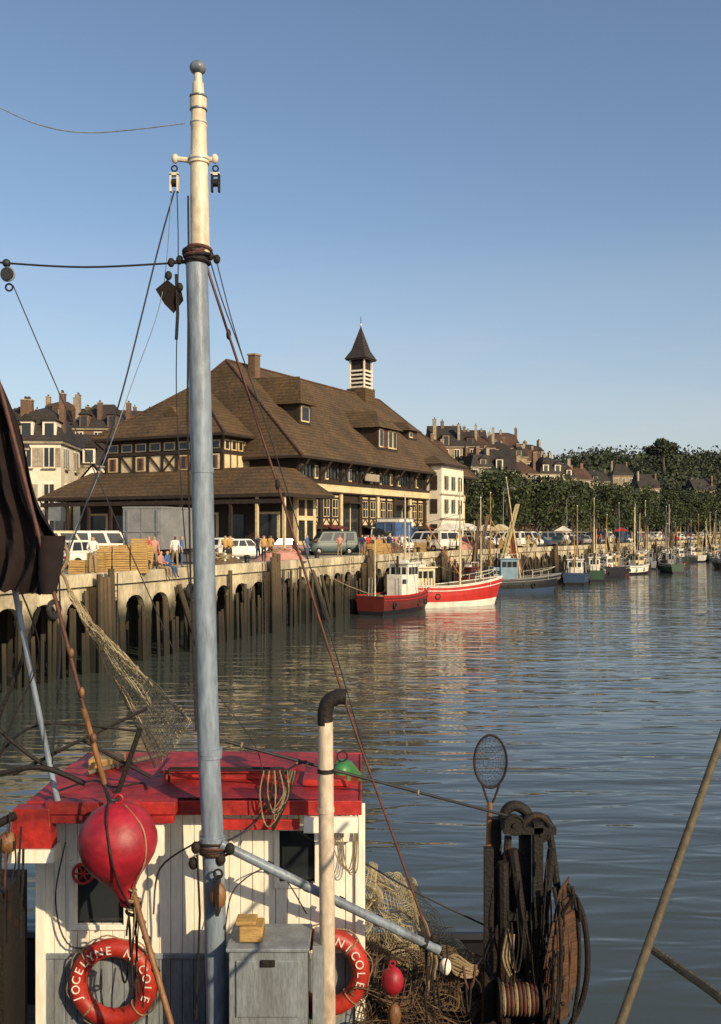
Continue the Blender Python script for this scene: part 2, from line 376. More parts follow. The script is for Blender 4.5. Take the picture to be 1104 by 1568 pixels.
for j in range(4):
    x0=-3.8+j*1.0; mb.box(x0,x0+.75,4.93,4.998,7.4,8.6,C); mb.box(x0,x0+.75,4.93,4.998,9.0,9.9,C); mb.box(x0+.15,x0+.6,4.9,4.93,9.1,9.8,G)
mb.tube([(-4,5,9.2),(-5,4.2,10.2)],.1,T,6); mb.tube([(-4,18,9.2),(-5,18.8,10.2)],.1,T,6)
mb.box(-4.3,-.2,-1.6,21,0,5.2,T)
mb.box(-3.2,-.15,-2.0,-1.6,0,5.0,C)
for j in range(2):
    x=-3.0+j*1.35; mb.box(x,x+.9,-2.06,-2.0,1.2,2.9,G); mb.box(x,x+.9,-2.06,-2.0,3.3,4.6,T)
for j in range(11):
    y=-3.3+j*2.55; mb.box(-7.4,-7.18,y-.11,y+.11,0,4.8,C if j in(0,1) else T); mb.tube([(-7.3,y,3.9),(-7.3,y+.8,4.7)],.07,T,5)
for j in range(7):
    y=-1.2+j*3.1; mb.box(-4.36,-4.302,y+.2,y+2.5,1.1,3.6,C if j%2==0 else T); mb.box(-4.42,-4.361,y+.45,y+2.25,1.4,3.4,G)
mb.box(-7.45,-7.25,-3.4,22.8,4.2,4.55,T)
mb.obj('walls',hall,smooth=0)
mb=MB(); mb.M=HM
mb.box(27.2,33.6,-1.9,-.02,0,9.3,M['wallwhite'])
for j in range(3):
    for z in (1.2,4.0,6.6):
        mb.box(27.9+j*2.0,29.0+j*2.0,-1.98,-1.9,z,z+1.6,M['wallgrey']); mb.box(28.0+j*2.0,28.9+j*2.0,-2.01,-1.98,z+.1,z+1.5,G); mb.box(28.42+j*2.0,28.48+j*2.0,-2.03,-2.011,z+.1,z+1.5,M['wallwhite'])
mb.box(27.1,33.7,-2.05,-1.9,3.3,3.5,M['wallgrey']); mb.box(27.1,33.7,-2.05,-1.9,6.05,6.2,M['wallgrey'])
for z in (1.2,4.0,6.6): mb.box(27.12,27.2,-1.4,-.6,z,z+1.6,T)
hip(mb,26.8,34.0,-2.4,2,9.5,10.6,29,32,M['tile'])
mb.obj('pavilion',hall,smooth=0)
mb=MB(); mb.M=HM
mb.box(5.6,6.5,8.2,9.0,15,18.9,M['wallbrick']); mb.box(5.5,6.6,8.1,9.1,18.9,19.05,M['wallgrey'])
mb.box(33.2,34.2,10,11,15,19.4,M['wallbrick'])
x=30.6;y=10;zb=17.6
mb.box(x-1.25,x+1.25,y-1.25,y+1.25,zb-.6,zb+1.3,M['tile'])
mb.box(x-.85,x+.85,y-.85,y+.85,zb+1.3,zb+4.6,T)
for k in range(5):
    z=zb+1.4+k*.48; mb.box(x-1.0,x+1.0,y-1.0,y+1.0,z,z+.2,M['wallwhite'])
for a in (-1,1):
    for b in (-1,1): mb.box(x+a*.95-.09,x+a*.95+.09,y+b*.95-.09,y+b*.95+.09,zb+1.3,zb+4.7,M['wallwhite'])
mb.box(x-1.35,x+1.35,y-1.35,y+1.35,zb+4.7,zb+4.85,T)
ap=(x,y,zb+8.9)
lo=[(x-1.45,y-1.45,zb+4.85),(x+1.45,y-1.45,zb+4.85),(x+1.45,y+1.45,zb+4.85),(x-1.45,y+1.45,zb+4.85)]
mi_=[(x-.85,y-.85,zb+5.9),(x+.85,y-.85,zb+5.9),(x+.85,y+.85,zb+5.9),(x-.85,y+.85,zb+5.9)]
mb.add(lo+mi_+[ap],[(0,1,5,4),(1,2,6,5),(2,3,7,6),(3,0,4,7),(4,5,8),(5,6,8),(6,7,8),(7,4,8)],M['slate'])
mb.cyl(ap,(x,y,zb+10),.05,.03,T,6); mb.sph((x,y,zb+9.0),.15,.15,.15,M['wallwhite'],8,6)
mb.obj('bell_turret',hall,smooth=0)
# ------------------------------------------------------------ houses
def house(name,x,y,yaw,w,dp,h,rh,wall,roof,rows,cols,kind='mansard',chim=2,dorm=0,sidec=2,z0=Z0,shut=False):
    mb=MB(); B=Matrix.Translation((x,y,z0))@Matrix.Rotation(radians(yaw),4,'Z'); mb.M=B
    mb.box(-w/2,w/2,0,dp,-2,h,wall)
    mb.box(-w/2-.25,w/2+.25,-.25,dp+.25,h-.25,h,M['wallgrey'])
    def wins(Mx,ww,n):
        mb.M=B@Mx
        fh=h/rows
        for r in range(rows):
            for c in range(n):
                cx=ww*(c+.5)/n; z=r*fh+fh*.3; a=.48; t=fh*.52
                if R()<.06: continue
                mb.box(cx-a-.12,cx+a+.12,-.10,-.0,z-.12,z+t+.12,M['wallwhite'])
                mb.box(cx-a,cx+a,-.13,-.101,z,z+t,M['glass'])
                mb.box(cx-.04,cx+.04,-.16,-.131,z,z+t,M['wallwhite'])
                mb.box(cx-a-.25,cx+a+.25,-.3,-.10,z-.25,z-.125,M['wallgrey'])
                if shut and R()<.7:
                    mb.box(cx-a-.65,cx-a-.14,-.08,0,z,z+t,M['wallgrey']); mb.box(cx+a+.14,cx+a+.65,-.08,0,z,z+t,M['wallgrey'])
    wins(Matrix.Translation((-w/2,0,0)),w,cols)
    wins(Matrix.Translation((w/2,0,0))@Matrix.Rotation(pi/2,4,'Z'),dp,sidec)
    wins(Matrix.Translation((-w/2,dp,0))@Matrix.Rotation(-pi/2,4,'Z'),dp,sidec)
    mb.M=B
    e=.3
    if kind=='mansard':
        i=rh*.28
        a=[(-w/2-e,-e,h),(w/2+e,-e,h),(w/2+e,dp+e,h),(-w/2-e,dp+e,h)]
        b=[(-w/2+i,i,h+rh*.75),(w/2-i,i,h+rh*.75),(w/2-i,dp-i,h+rh*.75),(-w/2+i,dp-i,h+rh*.75)]
        c=[(-w/2+i+1.5,dp/2,h+rh),(w/2-i-1.5,dp/2,h+rh)]
        mb.add(a+b+c,[(0,1,5,4),(1,2,6,5),(2,3,7,6),(3,0,4,7),(4,5,9,8),(5,6,9),(6,7,8,9),(7,4,8)],roof)
    elif kind=='gable':
        mb.add([(-w/2-e,-e,h),(w/2+e,-e,h),(w/2+e,dp+e,h),(-w/2-e,dp+e,h),(-w/2-e,dp/2,h+rh),(w/2+e,dp/2,h+rh)],[(0,1,5,4),(2,3,4,5),(0,4,3),(1,2,5)],roof)
    elif kind=='front':
        mb.add([(-w/2-e,-e,h),(w/2+e,-e,h),(w/2+e,dp+e,h),(-w/2-e,dp+e,h),(0,-e,h+rh),(0,dp+e,h+rh)],[(1,2,5,4),(3,0,4,5),(0,3,2,1)],roof)
        mb.add([(-w/2,-.32,h),(w/2,-.32,h),(0,-.32,h+rh-.3)],[(0,1,2)],wall)
    else:
        mb.add([(-w/2-e,-e,h),(w/2+e,-e,h),(w/2+e,dp+e,h),(-w/2-e,dp+e,h),(-w/2+dp*.3,dp/2,h+rh),(w/2-dp*.3,dp/2,h+rh)],[(0,1,5,4),(1,2,5),(2,3,4,5),(3,0,4)],roof)
    for d in range(dorm):
        cx=-w/2+w*(d+.5)/dorm
        mb.box(cx-.7,cx+.7,.0,2.2,h+.1,h+rh*.5,wall); mb.box(cx-.45,cx+.45,-.06,-.0,h+.35,h+rh*.44,M['glass'])
        mb.add([(cx-.9,-.25,h+rh*.5),(cx+.9,-.25,h+rh*.5),(cx,-.25,h+rh*.5+.7),(cx-.9,2.4,h+rh*.5),(cx+.9,2.4,h+rh*.5),(cx,2.8,h+rh*.5+.7)],[(0,1,2),(1,4,5,2),(3,0,2,5)],roof)
    for c in range(chim):
        cx=-w/2+.7+(w-1.4)*(c/(max(1,chim-1)))+U(-.4,.4); cy=dp*U(.15,.85); top=h+rh+U(-.3,1.1); cw=U(.25,.4); cl=U(.35,.75); cm=random.choice([M['wallbrick'],M['walltan'],M['wallgrey'],M['wallbrick']])
        mb.box(cx-cw,cx+cw,cy-cl,cy+cl,h,top,cm); mb.box(cx-cw-.06,cx+cw+.06,cy-cl-.06,cy+cl+.06,top,top+.12,M['wallgrey'])
        for q in (-.5,0,.5): mb.cyl((cx,cy+q*cl,top+.12),(cx,cy+q*cl,top+.45),.1,.08,M['redtile'],6)
    mb.M=Matrix()
    return mb.obj(name,smooth=0,recalc=True)
def hs(name,px,d,*a,**k):
    p=S(px,815,d); return house(name,p.x,p.y,*a,**k)
W_=M
hs('townhouse',58,100,4,4.6,9,11.2,4.2,W_['wallwhite'],W_['slate'],3,2,dorm=2,chim=2,shut=True)
hs('townhouse',2,100,-4,5.4,9,10.5,4.8,W_['walltan'],W_['slate'],3,3,dorm=2,chim=2)
hs('white_house',114,112,14,6.4,10,9.6,4.0,W_['wallwhite'],W_['slate'],3,2,kind='gable',chim=1,dorm=2,sidec=2)
hs('white_house',142,104,10,4.0,8,6.4,2.8,W_['wallwhite'],W_['slate'],2,1,kind='front',chim=1)
lx=[(-5,150,17,'walltan'),(26,158,19,'wallbrick'),(58,150,17.5,'walltan'),(90,155,20,'wallbrick'),(120,160,19,'walltan'),(150,150,18.5,'wallbrick'),(180,165,18.5,'walltan'),(206,158,18,'wallbrick'),(232,165,19,'walltan'),(258,160,18,'wallbrick'),(285,170,18.5,'walltan')]
for i,(px,d,h,w) in enumerate(lx):
    hs('brick_house' if w=='wallbrick' else 'stone_house',px,d,U(-25,25),U(6,9),9,h-U(.2,1.6),U(3.5,5),M[w],M['slate' if i%3 else 'redtile'],5,3,kind=['mansard','gable','hip'][i%3],chim=3,dorm=i%3,sidec=2)
rx=[(655,200,19,'wallbrick',9),(683,205,21,'walltan',8),(708,212,22.5,'wallbrick',8),(733,218,22.5,'wallgrey',8),(757,218,21.5,'wallbrick',8),(782,224,21.5,'walltan',9),(810,232,21,'wallgrey',8),(836,250,20.5,'walltan',9),(862,262,19,'wallwhite',8),(886,275,19,'walltan',9),(912,290,18.5,'wallgrey',9),(640,180,16.5,'walltan',9),(612,190,18,'wallbrick',9),(765,196,16.5,'wallwhite',7),(845,222,16.5,'wallwhite',7),(800,204,16.5,'walltan',8),(740,196,16,'wallgrey',7),(720,240,25,'walltan',9),(770,260,27,'wallbrick',10),(690,235,23.5,'wallgrey',8),(820,275,24,'walltan',9)]
for i,(px,d,h,w,ww) in enumerate(rx):
    hs('apartment_house',px,d,U(-15,22),ww-U(.3,2),10,h-U(1,2.5),U(3,5),M[w],M['slate' if i%3 else 'redtile'],5,3,kind=['mansard','gable','mansard','hip'][i%4],chim=3,dorm=i%3,sidec=2,shut=i%2==0)
for px,d,w,h,wl,k_ in ((995,335,7,17,'walltan','gable'),(955,400,9,25,'walltan','hip'),(1080,400,9,19,'wallgrey','gable')):
    hs('cottage',px,d,U(-20,20),w,9,h,5,W_[wl],W_['slate'],4,3,kind=k_)
# ------------------------------------------------------------ foliage
def leaves(mb,c,r,n,size,mt):
    vs=[];fs=[]
    for i in range(n):
        d=Vector((random.gauss(0,1),random.gauss(0,1),random.gauss(0,1))).normalized(); q=R()**.4
        p=Vector((c[0]+d.x*r[0]*q,c[1]+d.y*r[1]*q,c[2]+d.z*r[2]*q))
        if mnoise.noise(p*(.6/size))<-.22: continue
        a=Vector((U(-1,1),U(-1,1),U(-1,1))).normalized(); b=a.cross(Vector((U(-1,1),U(-1,1),U(-1,1)))).normalized(); s_=size*U(.5,1.1)
        k=len(vs); vs+=[p+a*s_,p+b*s_*.7,p-a*s_*.9,p-b*s_*.6]; fs.append((k,k+1,k+2,k+3))
    mb.add(vs,fs,mt)
mb=MB()
s=136
while s<430:
    p,t=Q(s,20+U(-1,3)); H=U(12,14.5)+ (s-150)*.016
    mb.tube([(p.x,p.y,Z0-.3),(p.x+U(-.3,.3),p.y,Z0+H*.3),(p.x+U(-.5,.5),p.y,Z0+H*.6)],[.35,.25,.12],M['bark'],7)
    for b_ in range(4):
        an=U(0,6.28); mb.tube([(p.x,p.y,Z0+H*.3),(p.x+cos(an)*2.5,p.y+sin(an)*2.5,Z0+H*.62)],[.14,.05],M['bark'],5)
    for b_ in range(14):
        an=U(0,6.28); rr=U(.3,3.2); leaves(mb,(p.x+cos(an)*rr,p.y+sin(an)*rr,Z0+H*U(.26,.86)),(U(1.5,2.5),U(1.5,2.5),U(1.3,2.3)),165,.38,M['leaf'])
    s+=4.8
mb.obj('row_of_trees',smooth=0,recalc=False)
def hillz(x,y):
    h=max(0,min(1,(y-310)/230)); h=h*h*(3-2*h)
    return Z0-.5+h*(41+6*sin(x*.012+1)+3*sin(x*.03))*(.35+.65*max(0,min(1,(x-20)/120)))
mb=MB(); g=[]
for j in range(30):
    y=300+j*30; g.append([(x,y,hillz(x,y)) for x in range(-700,2400,40)])
mb.quadstrip(g,M['grass']); mb.obj('hill',smooth=60,recalc=False)
mb=MB()
for i in range(720):
    y=U(325,600); px=U(850,1190); x=(px-552)*y/1500
    z=hillz(x,y); rr=U(2.8,6.8)
    leaves(mb,(x,y,z+rr*.6),(rr,rr,rr*U(.8,1.3)),72,1.05,M['leafd'])
mb.obj('hillside_trees',smooth=0,recalc=False)
mb=MB(); p=S(1015,815,440); zt=hillz(p.x,440)
mb.tube([(p.x,440,zt-1),(p.x+.5,440,zt+5),(p.x,440,43)],[1.0,.7,.4],M['bark'],8)
for i in range(22): 
    a=U(0,6.28); q=U(0,6.5); leaves(mb,(p.x+cos(a)*q,440+sin(a)*q,42.5+U(-1.5,1)+3.4*(1-q/6.5)),(3.2,3.2,2.0),130,.85,M['leafd'])
mb.obj('umbrella_pine',smooth=0,recalc=False)
# ------------------------------------------------------------ vehicles
def lerp(a,b,t): return a+(b-a)*t
def carmesh(kind,pt):
    mb=MB(); bl=M['black']
    if kind=='car':
        st=[(-2.02,.38,.62,.62),(-1.95,.26,.80,.74),(-1.3,.22,.88,.79),(0,.2,.90,.81),(.9,.22,.88,.80),(1.7,.24,.78,.76),(1.98,.3,.66,.68),(2.05,.4,.55,.6)]
        cab=[(-1.45,.86,-.95,1.38),(.95,.86,.35,1.40)]
    elif kind=='hatch':
        st=[(-1.78,.38,.66,.6),(-1.72,.26,.86,.72),(-1.1,.22,.92,.77),(0,.2,.93,.78),(.8,.22,.90,.77),(1.5,.24,.80,.72),(1.72,.3,.66,.64),(1.78,.4,.55,.58)]
        cab=[(-1.68,.88,-1.35,1.44),(.85,.88,.25,1.46)]
    else:
        st=[(-2.1,.38,1.0,.8),(-2.05,.28,1.1,.86),(-1.3,.24,1.12,.88),(0,.24,1.12,.88),(1.2,.24,1.1,.88),(1.75,.26,1.0,.85),(1.95,.3,.85,.78),(2.02,.42,.7,.7)]
        cab=[(-2.08,1.08,-1.98,1.95),(1.5,1.08,.95,1.93)]
    rings=[]
    for x,zb,zt,hw in st:
        rings.append([(x,-hw*.9,zb),(x,-hw,zb+.12),(x,-hw,lerp(zb,zt,.72)),(x,-hw*.9,zt),(x,0,zt+.03),(x,hw*.9,zt),(x,hw,lerp(zb,zt,.72)),(x,hw,zb+.12),(x,hw*.9,zb)])
    n=9; vs=[p for r in rings for p in r]; fs=[(i*n+j,i*n+(j+1)%n,(i+1)*n+(j+1)%n,(i+1)*n+j) for i in range(len(rings)-1) for j in range(n)]
    fs+=[tuple(range(n))[::-1],tuple(range((len(rings)-1)*n,len(rings)*n))]; mb.add(vs,fs,pt)
    (xb0,zb,xt0,zt),(xb1,_,xt1,zt1)=cab; wb=st[3][3]*.95; wt=st[3][3]*.78
    b=[(xb0,-wb,zb-.03),(xb1,-wb,zb-.03),(xb1,wb,zb-.03),(xb0,wb,zb-.03)]; t=[(xt0,-wt,zt),(xt1,-wt,zt1),(xt1,wt,zt1),(xt0,wt,zt)]
    mb.add(b+t,[(0,1,5,4),(1,2,6,5),(2,3,7,6),(3,0,4,7),(4,5,6,7)],pt)
    def pane(a,b_,c,d,u0,u1,v0,v1,nrm):
        a,b_,c,d=[Vector(q) for q in (a,b_,c,d)]
        def pt_(u,v): return (a.lerp(b_,u)).lerp(d.lerp(c,u),v)+Vector(nrm)*.012
        mb.add([pt_(u0,v0),pt_(u1,v0),pt_(u1,v1),pt_(u0,v1)],[(0,1,2,3)],M['glass'])
    side=[(.06,.34),(.38,.64),(.68,.95)] if kind!='van' else [(.08,.3),(.36,.62),(.68,.95)]
    for u0,u1 in side:
        pane(b[0],b[1],t[1],t[0],u0,u1,.18,.9,(0,-1,0)); pane(b[3],b[2],t[2],t[3],u0,u1,.18,.9,(0,1,0))
    pane(b[1],b[2],t[2],t[1],.07,.93,.15,.92,(1,0,.5)); pane(b[3],b[0],t[0],t[3],.1,.9,.2,.88,(-1,0,.4))
    mb.box(xt0+.1,xt1-.1,-wt*.85,wt*.85,zt-.01,zt+.045,pt)
    L2=st[-1][0]; wz=.3 if kind!='van' else .33
    for x in (-L2*.64,L2*.66):
        for sd in (-1,1):
            hw=st[3][3]
            mb.cyl((x,sd*(hw-.16),wz),(x,sd*(hw+.015),wz),wz,wz,M['rubber'],16); mb.cyl((x,sd*(hw+.01),wz),(x,sd*(hw+.03),wz),wz*.5,wz*.45,M['chrome'],12)
    hw=st[3][3]
    mb.box(L2-.04,L2+.07,-hw*.86,hw*.86,.38,.48,M['chrome']); mb.box(-L2-.08,-L2+.03,-hw*.86,hw*.86,.38,.48,M['chrome'])
    for sd in (-1,1):
        mb.cyl((L2-.1,sd*hw*.62,.62),(L2+.03,sd*hw*.62,.62),.09,.09,P['white'],10)
        mb.box(-L2-.03,-L2+.1,sd*hw*.66-.12,sd*hw*.66+.12,.55,.67,M['lampred'])
    return mb
cars={}
def car(kind,col,mtx):
    if (kind,col) not in cars:
        mb=carmesh(kind,P[col]); o=mb.obj('parked_'+('van' if kind=='van' else 'car'),smooth=40,bevel=.02); cars[(kind,col)]=o.data
    else:
        o=bpy.data.objects.new('parked_'+('van' if kind=='van' else 'car'),cars[(kind,col)]); COL.objects.link(o)
    o.matrix_world=mtx; return o
def QP(px,inset,rot=0,z=Z0):   # on the straight part of the quay, on a given bearing, set back by inset
    r=(px-552)/1500; Y=(26.57+1.06*inset)/(.354-r)
    X=r*Y; return Matrix.Translation((X,Y,z))@Matrix.Rotation(rot,4,'Z')
A=radians
for px,i,k,c,a in [(128,6,'hatch','white',60),(108,9,'car','teal',100),(160,11,'van','white',20),(205,12,'car','grey',40),(375,6,'car','white',15),(345,9,'hatch','white',60),(430,8,'car','maroon',200),
                   (507,4.5,'van','teal',200),(545,6,'car','black',210),(470,9,'hatch','blue',10),(580,4,'hatch','grey',200),(90,13,'van','cream',20),(405,10,'car','grey',30)]:
    car(k,c,QP(px,i,A(a)))
cc=['white','white','red','blue','cream','grey','white','black','lblue','maroon','teal','white']
s=90
while s<330:
    for ins in ((3.5,8,13,18) if s>100 else (3.5,)):
        if R()<.85:
            k=random.choice(['car','hatch','car','van']); c=random.choice(cc)
            if k=='van': c=random.choice(['white','grey','blue','cream'])
            if s>132 and ins>14: continue
            car(k,c,QM(s+U(-.9,.9),ins+U(-.9,.9),Z0,radians(random.choice([90,-90,70,20]))+U(-.2,.2)))
    s+=3.0
def lorry(name,mtx,boxc,cabc,canvas=None,L=5.2,H=3.3):
    mb=MB()
    mb.box(-L/2,L/2,-1.15,1.15,.95,H,boxc); mb.box(-L/2-.03,L/2+.03,-1.18,1.18,H-.08,H+.02,P['grey'])
    for z in (1.0,1.9): mb.box(-L/2-.05,-L/2,-1.12,1.12,z,z+.07,P['grey'])
    mb.box(-L/2-.04,-L/2-.0,-.03,.03,1.0,H-.1,P['grey'])
    for sd in (-.9,.9): mb.box(-L/2-.07,-L/2-.02,sd-.04,sd+.04,1.05,H-.15,M['chrome']); mb.box(-L/2-.08,-L/2,sd-.15,sd+.15,.7,.85,M['lampred'])
    mb.box(-L/2,L/2+1.8,-.5,.5,.6,.95,M['black'])
    mb.prism([(L/2+.1,-1.05,.6),(L/2+1.9,-1.05,.6),(L/2+1.9,-1.05,1.5),(L/2+1.6,-1.05,2.4),(L/2+.1,-1.05,2.4)],(0,2.1,0),cabc)
    mb.box(L/2+.6,L/2+1.5,-1.08,1.08,1.5,2.2,M['glass'])
    mb.add([(L/2+1.93,-.9,1.5),(L/2+1.93,.9,1.5),(L/2+1.65,.9,2.3),(L/2+1.65,-.9,2.3)],[(0,1,2,3)],M['glass'])
    for x in (-L/2+1,L/2+1.1):
        for sd in (-1,1): mb.cyl((x,sd*.8,.45),(x,sd*1.1,.45),.45,.45,M['rubber'],16)
    o=mb.obj(name,smooth=35); o.matrix_world=mtx; return o
lorry('delivery_truck',QP(250,4.5,A(75)),P['grey'],P['white'])
lorry('canvas_truck',QP(602,4.0,A(60)),M['canvasblue'],P['blue'],L=3.4,H=2.9)
lorry('delivery_truck',QM(99,6,Z0,A(180)),P['white'],P['white'],L=4)
lorry('delivery_truck',QM(112,12,Z0,A(60)),P['white'],P['white'],L=4)
def stall(mtx,c):
    mb=MB()
    for x in (-1.8,1.8):
        for y in (-1.1,1.1): mb.cyl((x,y,0),(x,y,2.2),.04,.04,M['steel'],6)
    mb.add([(-2.1,-1.4,2.1),(2.1,-1.4,2.1),(2.1,0,2.9),(-2.1,0,2.9),(2.1,1.4,2.1),(-2.1,1.4,2.1)],[(0,1,2,3),(3,2,4,5),(0,3,5),(1,4,2)],c)
    mb.box(-1.8,1.8,-1,.2,.7,.8,M['crate']); mb.box(-1.7,1.7,-1,-.9,.1,.7,M['crate'])
    for i in range(5): mb.box(-1.6+i*.65,-1.1+i*.65,-.9,-.3,.8,.95,random.choice([P['orange'],P['green'],P['white'],P['red']]))
    o=mb.obj('market_stall',smooth=30); o.matrix_world=mtx
for s,i,c in [(108,3,'white'),(112,3,'white'),(120,6,'white'),(128,5,'cream'),(133,9,'white'),(165,7,'white'),(205,6,'red')]: stall(QM(s,i+1,Z0,.2),P[c])
def crate(mb,x,y,z,a):
    O=mb.M.copy(); mb.M=O@Matrix.Translation((x,y,z))@Matrix.Rotation(a,4,'Z')
    for k in range(3):
        mb.box(-.38,.38,-.25,-.235,.02+k*.1,.1+k*.1,M['crate']); mb.box(-.38,.38,.235,.25,.02+k*.1,.1+k*.1,M['crate'])
        mb.box(-.38,-.365,-.235,.235,.02+k*.1,.1+k*.1,M['crate']); mb.box(.365,.38,-.235,.235,.02+k*.1,.1+k*.1,M['crate'])
    mb.box(-.37,.37,-.24,.24,0,.018,M['crate'])
    for sx in(-.34,.34):
        for sy in (-.21,.21): mb.box(sx-.02,sx+.02,sy-.02,sy+.02,.02,.31,M['crate'])
    mb.M=O
def crates(mtx,nx,ny,hz):
    mb=MB(); mb.M=mtx
    for i in range(nx):
        for j in range(ny):
            for k in range(max(1,hz-int(U(0,2.2)))): crate(mb,i*.82,j*.56,k*.325,U(-.08,.08))
    mb.obj('stacked_fish_crates',smooth=0)
crates(QP(158,1.4,A(10)),3,2,5); crates(QP(196,1.6,A(30)),2,2,4); crates(QP(565,1.5,A(30)),3,2,4); crates(QP(120,2,A(0)),2,1,3)
crates(QM(96,2,Z0,.3),3,2,3); crates(QM(118,1.5,Z0,.3),3,2,3); crates(QM(82,1.5,Z0,.3),3,2,3)
def netheap(mtx,sx,sy,h,m1,m2):
    mb=MB(); n=16; g=[]
    for i in range(n+1):
        row=[]
        for j in range(n+1):
            x=(i/n*2-1);y=(j/n*2-1); r=min(1,sqrt(x*x+y*y)); z=h*(1-r**2.2)*(1+.5*mnoise.noise(Vector((x*3,y*3,sx))))+.08*mnoise.noise(Vector((x*9,y*9,2)))
            row.append((x*sx,y*sy,max(z,-.02)))
        g.append(row)
    mb.quadstrip(g,m1)
    for k in range(22):
        a=U(0,6.28);r=U(.2,.85);x=cos(a)*r;y=sin(a)*r
        mb.sph((x*sx,y*sy,h*(1-r**2.2)+.03),.08,.08,.08,m2,8,6)
        mb.ring((x*sx*.7,y*sy*.7,h*(1-r**2.2)),(U(-.4,.4),U(-.4,.4),1),U(.15,.4),.03,M['netbeige'],12,5)
    o=mb.obj('heaped_fishing_net',smooth=60,recalc=False); o.matrix_world=mtx
netheap(QP(430,1.6),1.8,1.1,.8,SH[5],M['orangebuoy']); netheap(QP(340,1.8),1.4,1.0,.6,M['netbrown'],P['white'])
netheap(QM(88,1.8,Z0),2,1.2,.8,M['netbrown'],M['orangebuoy']); netheap(QM(106,1.8,Z0),2,1.2,.8,SH[5],M['orangebuoy'])
netheap(QP(590,1.8),1.8,1.1,.8,M['netbeige'],P['yellow']); netheap(QM(113,1.8,Z0),2,1.2,.9,M['netbrown'],P['yellow']); netheap(QM(126,1.8,Z0),2,1.2,.9,M['netbeige'],P['red'])
def lamp(mtx):
    mb=MB(); mb.M=mtx
    mb.cyl((0,0,0),(0,0,.8),.12,.08,M['steel'],10); mb.tube([(0,0,.8),(0,0,7.4),(.25,0,7.9),(1.1,0,8.05)],[.07,.05,.04,.03],M['steel'],8); mb.box(1.0,1.6,-.12,.12,7.95,8.1,P['grey'])
    mb.obj('street_lamp')
for s in (112,140,175): lamp(QM(s,10,Z0,-pi/2))
# ------------------------------------------------------------ people
def person(pose,shirt,trou):
    V=[];E=[];Rr=[]
    def v(p,r,par=None):
        V.append(p);Rr.append(r)
        if par is not None:E.append((par,len(V)-1))
        return len(V)-1
    sit=pose=='sit'; dz=-.83 if sit else 0
    pel=v((0,0,.95+dz),.145); sp=v((0,0,1.15+dz),.125,pel); ch=v((0,-.01,1.36+dz),.15,sp); nk=v((0,0,1.5+dz),.058,ch); hd=v((0,-.02,1.6+dz),.095,nk); ht=v((0,-.01,1.69+dz),.078,hd)
    for sd in (-1,1):
        sh=v((.18*sd,0,1.41+dz),.068,ch)
        if pose=='walk': el=(.24*sd,.10*sd,1.16);wr=(.25*sd,-.02+.14*sd,.93)
        elif pose=='carry' or sit: el=(.25*sd,-.02,1.15+dz);wr=(.14*sd,-.26,1.08+dz)
        else: el=(.25*sd,.03,1.15);wr=(.27*sd,-.03,.9)
        e=v(el,.047,sh); w=v(wr,.032,e)
        hp=tuple(Vector(wr)+(Vector(wr)-Vector(el)).normalized()*.1); h=v(hp,.036,w)
        hj=v((.095*sd,0,.88+dz),.092,pel)
        if sit: kn=(.13*sd,-.45,.88+dz);an=(.13*sd,-.5,.45+dz);to=(.13*sd,-.62,.40+dz)
        elif pose=='walk': kn=(.1*sd,-.10-.14*sd,.5);an=(.1*sd,.03-.26*sd,.09);to=(.1*sd,-.12-.26*sd,.05)
        else: kn=(.12*sd,-.02,.49);an=(.13*sd,.02,.08);to=(.15*sd,-.13,.045)
        k=v(kn,.064,hj); a=v(an,.045,k); v(to,.042,a)
    me=bpy.data.meshes.new('p'); me.from_pydata(V,E,[]); o=bpy.data.objects.new('p',me); COL.objects.link(o)
    o.modifiers.new('s','SKIN'); ss=o.modifiers.new('u','SUBSURF'); ss.levels=1; ss.render_levels=1
    for i,r in enumerate(Rr): me.skin_vertices[0].data[i].radius=(r,r)
    me.skin_vertices[0].data[0].use_root=True
    dg=bpy.context.evaluated_depsgraph_get(); dg.update()
    m2=bpy.data.meshes.new_from_object(o.evaluated_get(dg)); bpy.data.objects.remove(o)
    m2.materials.clear()
    for m in (shirt,trou,M['skin'],M['hair'],M['black']): m2.materials.append(m)
    bm=bmesh.new(); bm.from_mesh(m2)
    for f in bm.faces:
        c=f.calc_center_median(); z=c.z-dz
        if z>1.5: k=3 if (z>1.67 or c.y>.03) else 2
        elif z>.97 and not (abs(c.x)>.2 and z<1.14) : k=0
        elif (abs(c.x)>.2 and z>.7) or (c.y<-.12 and z>1.0): k=2
        elif z>.1 or sit: k=1
        else: k=4
        f.material_index=k; f.smooth=True
    def blob(c,r,k):
        g=bmesh.ops.create_icosphere(bm,subdivisions=1,radius=r,matrix=Matrix.Translation(c))
        for vv in g['verts']:
            for f in vv.link_faces: f.material_index=k
    blob((0,-.118,1.6+dz),.017,2); blob((-.094,0,1.6+dz),.02,2); blob((.094,0,1.6+dz),.02,2); blob((-.035,-.1,1.63+dz),.012,3); blob((.035,-.1,1.63+dz),.012,3)
    bm.to_mesh(m2); bm.free(); return m2
PM={}
def put_person(mtx,pose=None,i=None):
    pose=pose or random.choice(['stand','walk','carry']); i=int(R()*6) if i is None else i; key=(pose,i)
    if key not in PM: PM[key]=person(pose,SH[i],TR[i%3])
    o=bpy.data.objects.new('person',PM[key]); COL.objects.link(o); o.matrix_world=mtx
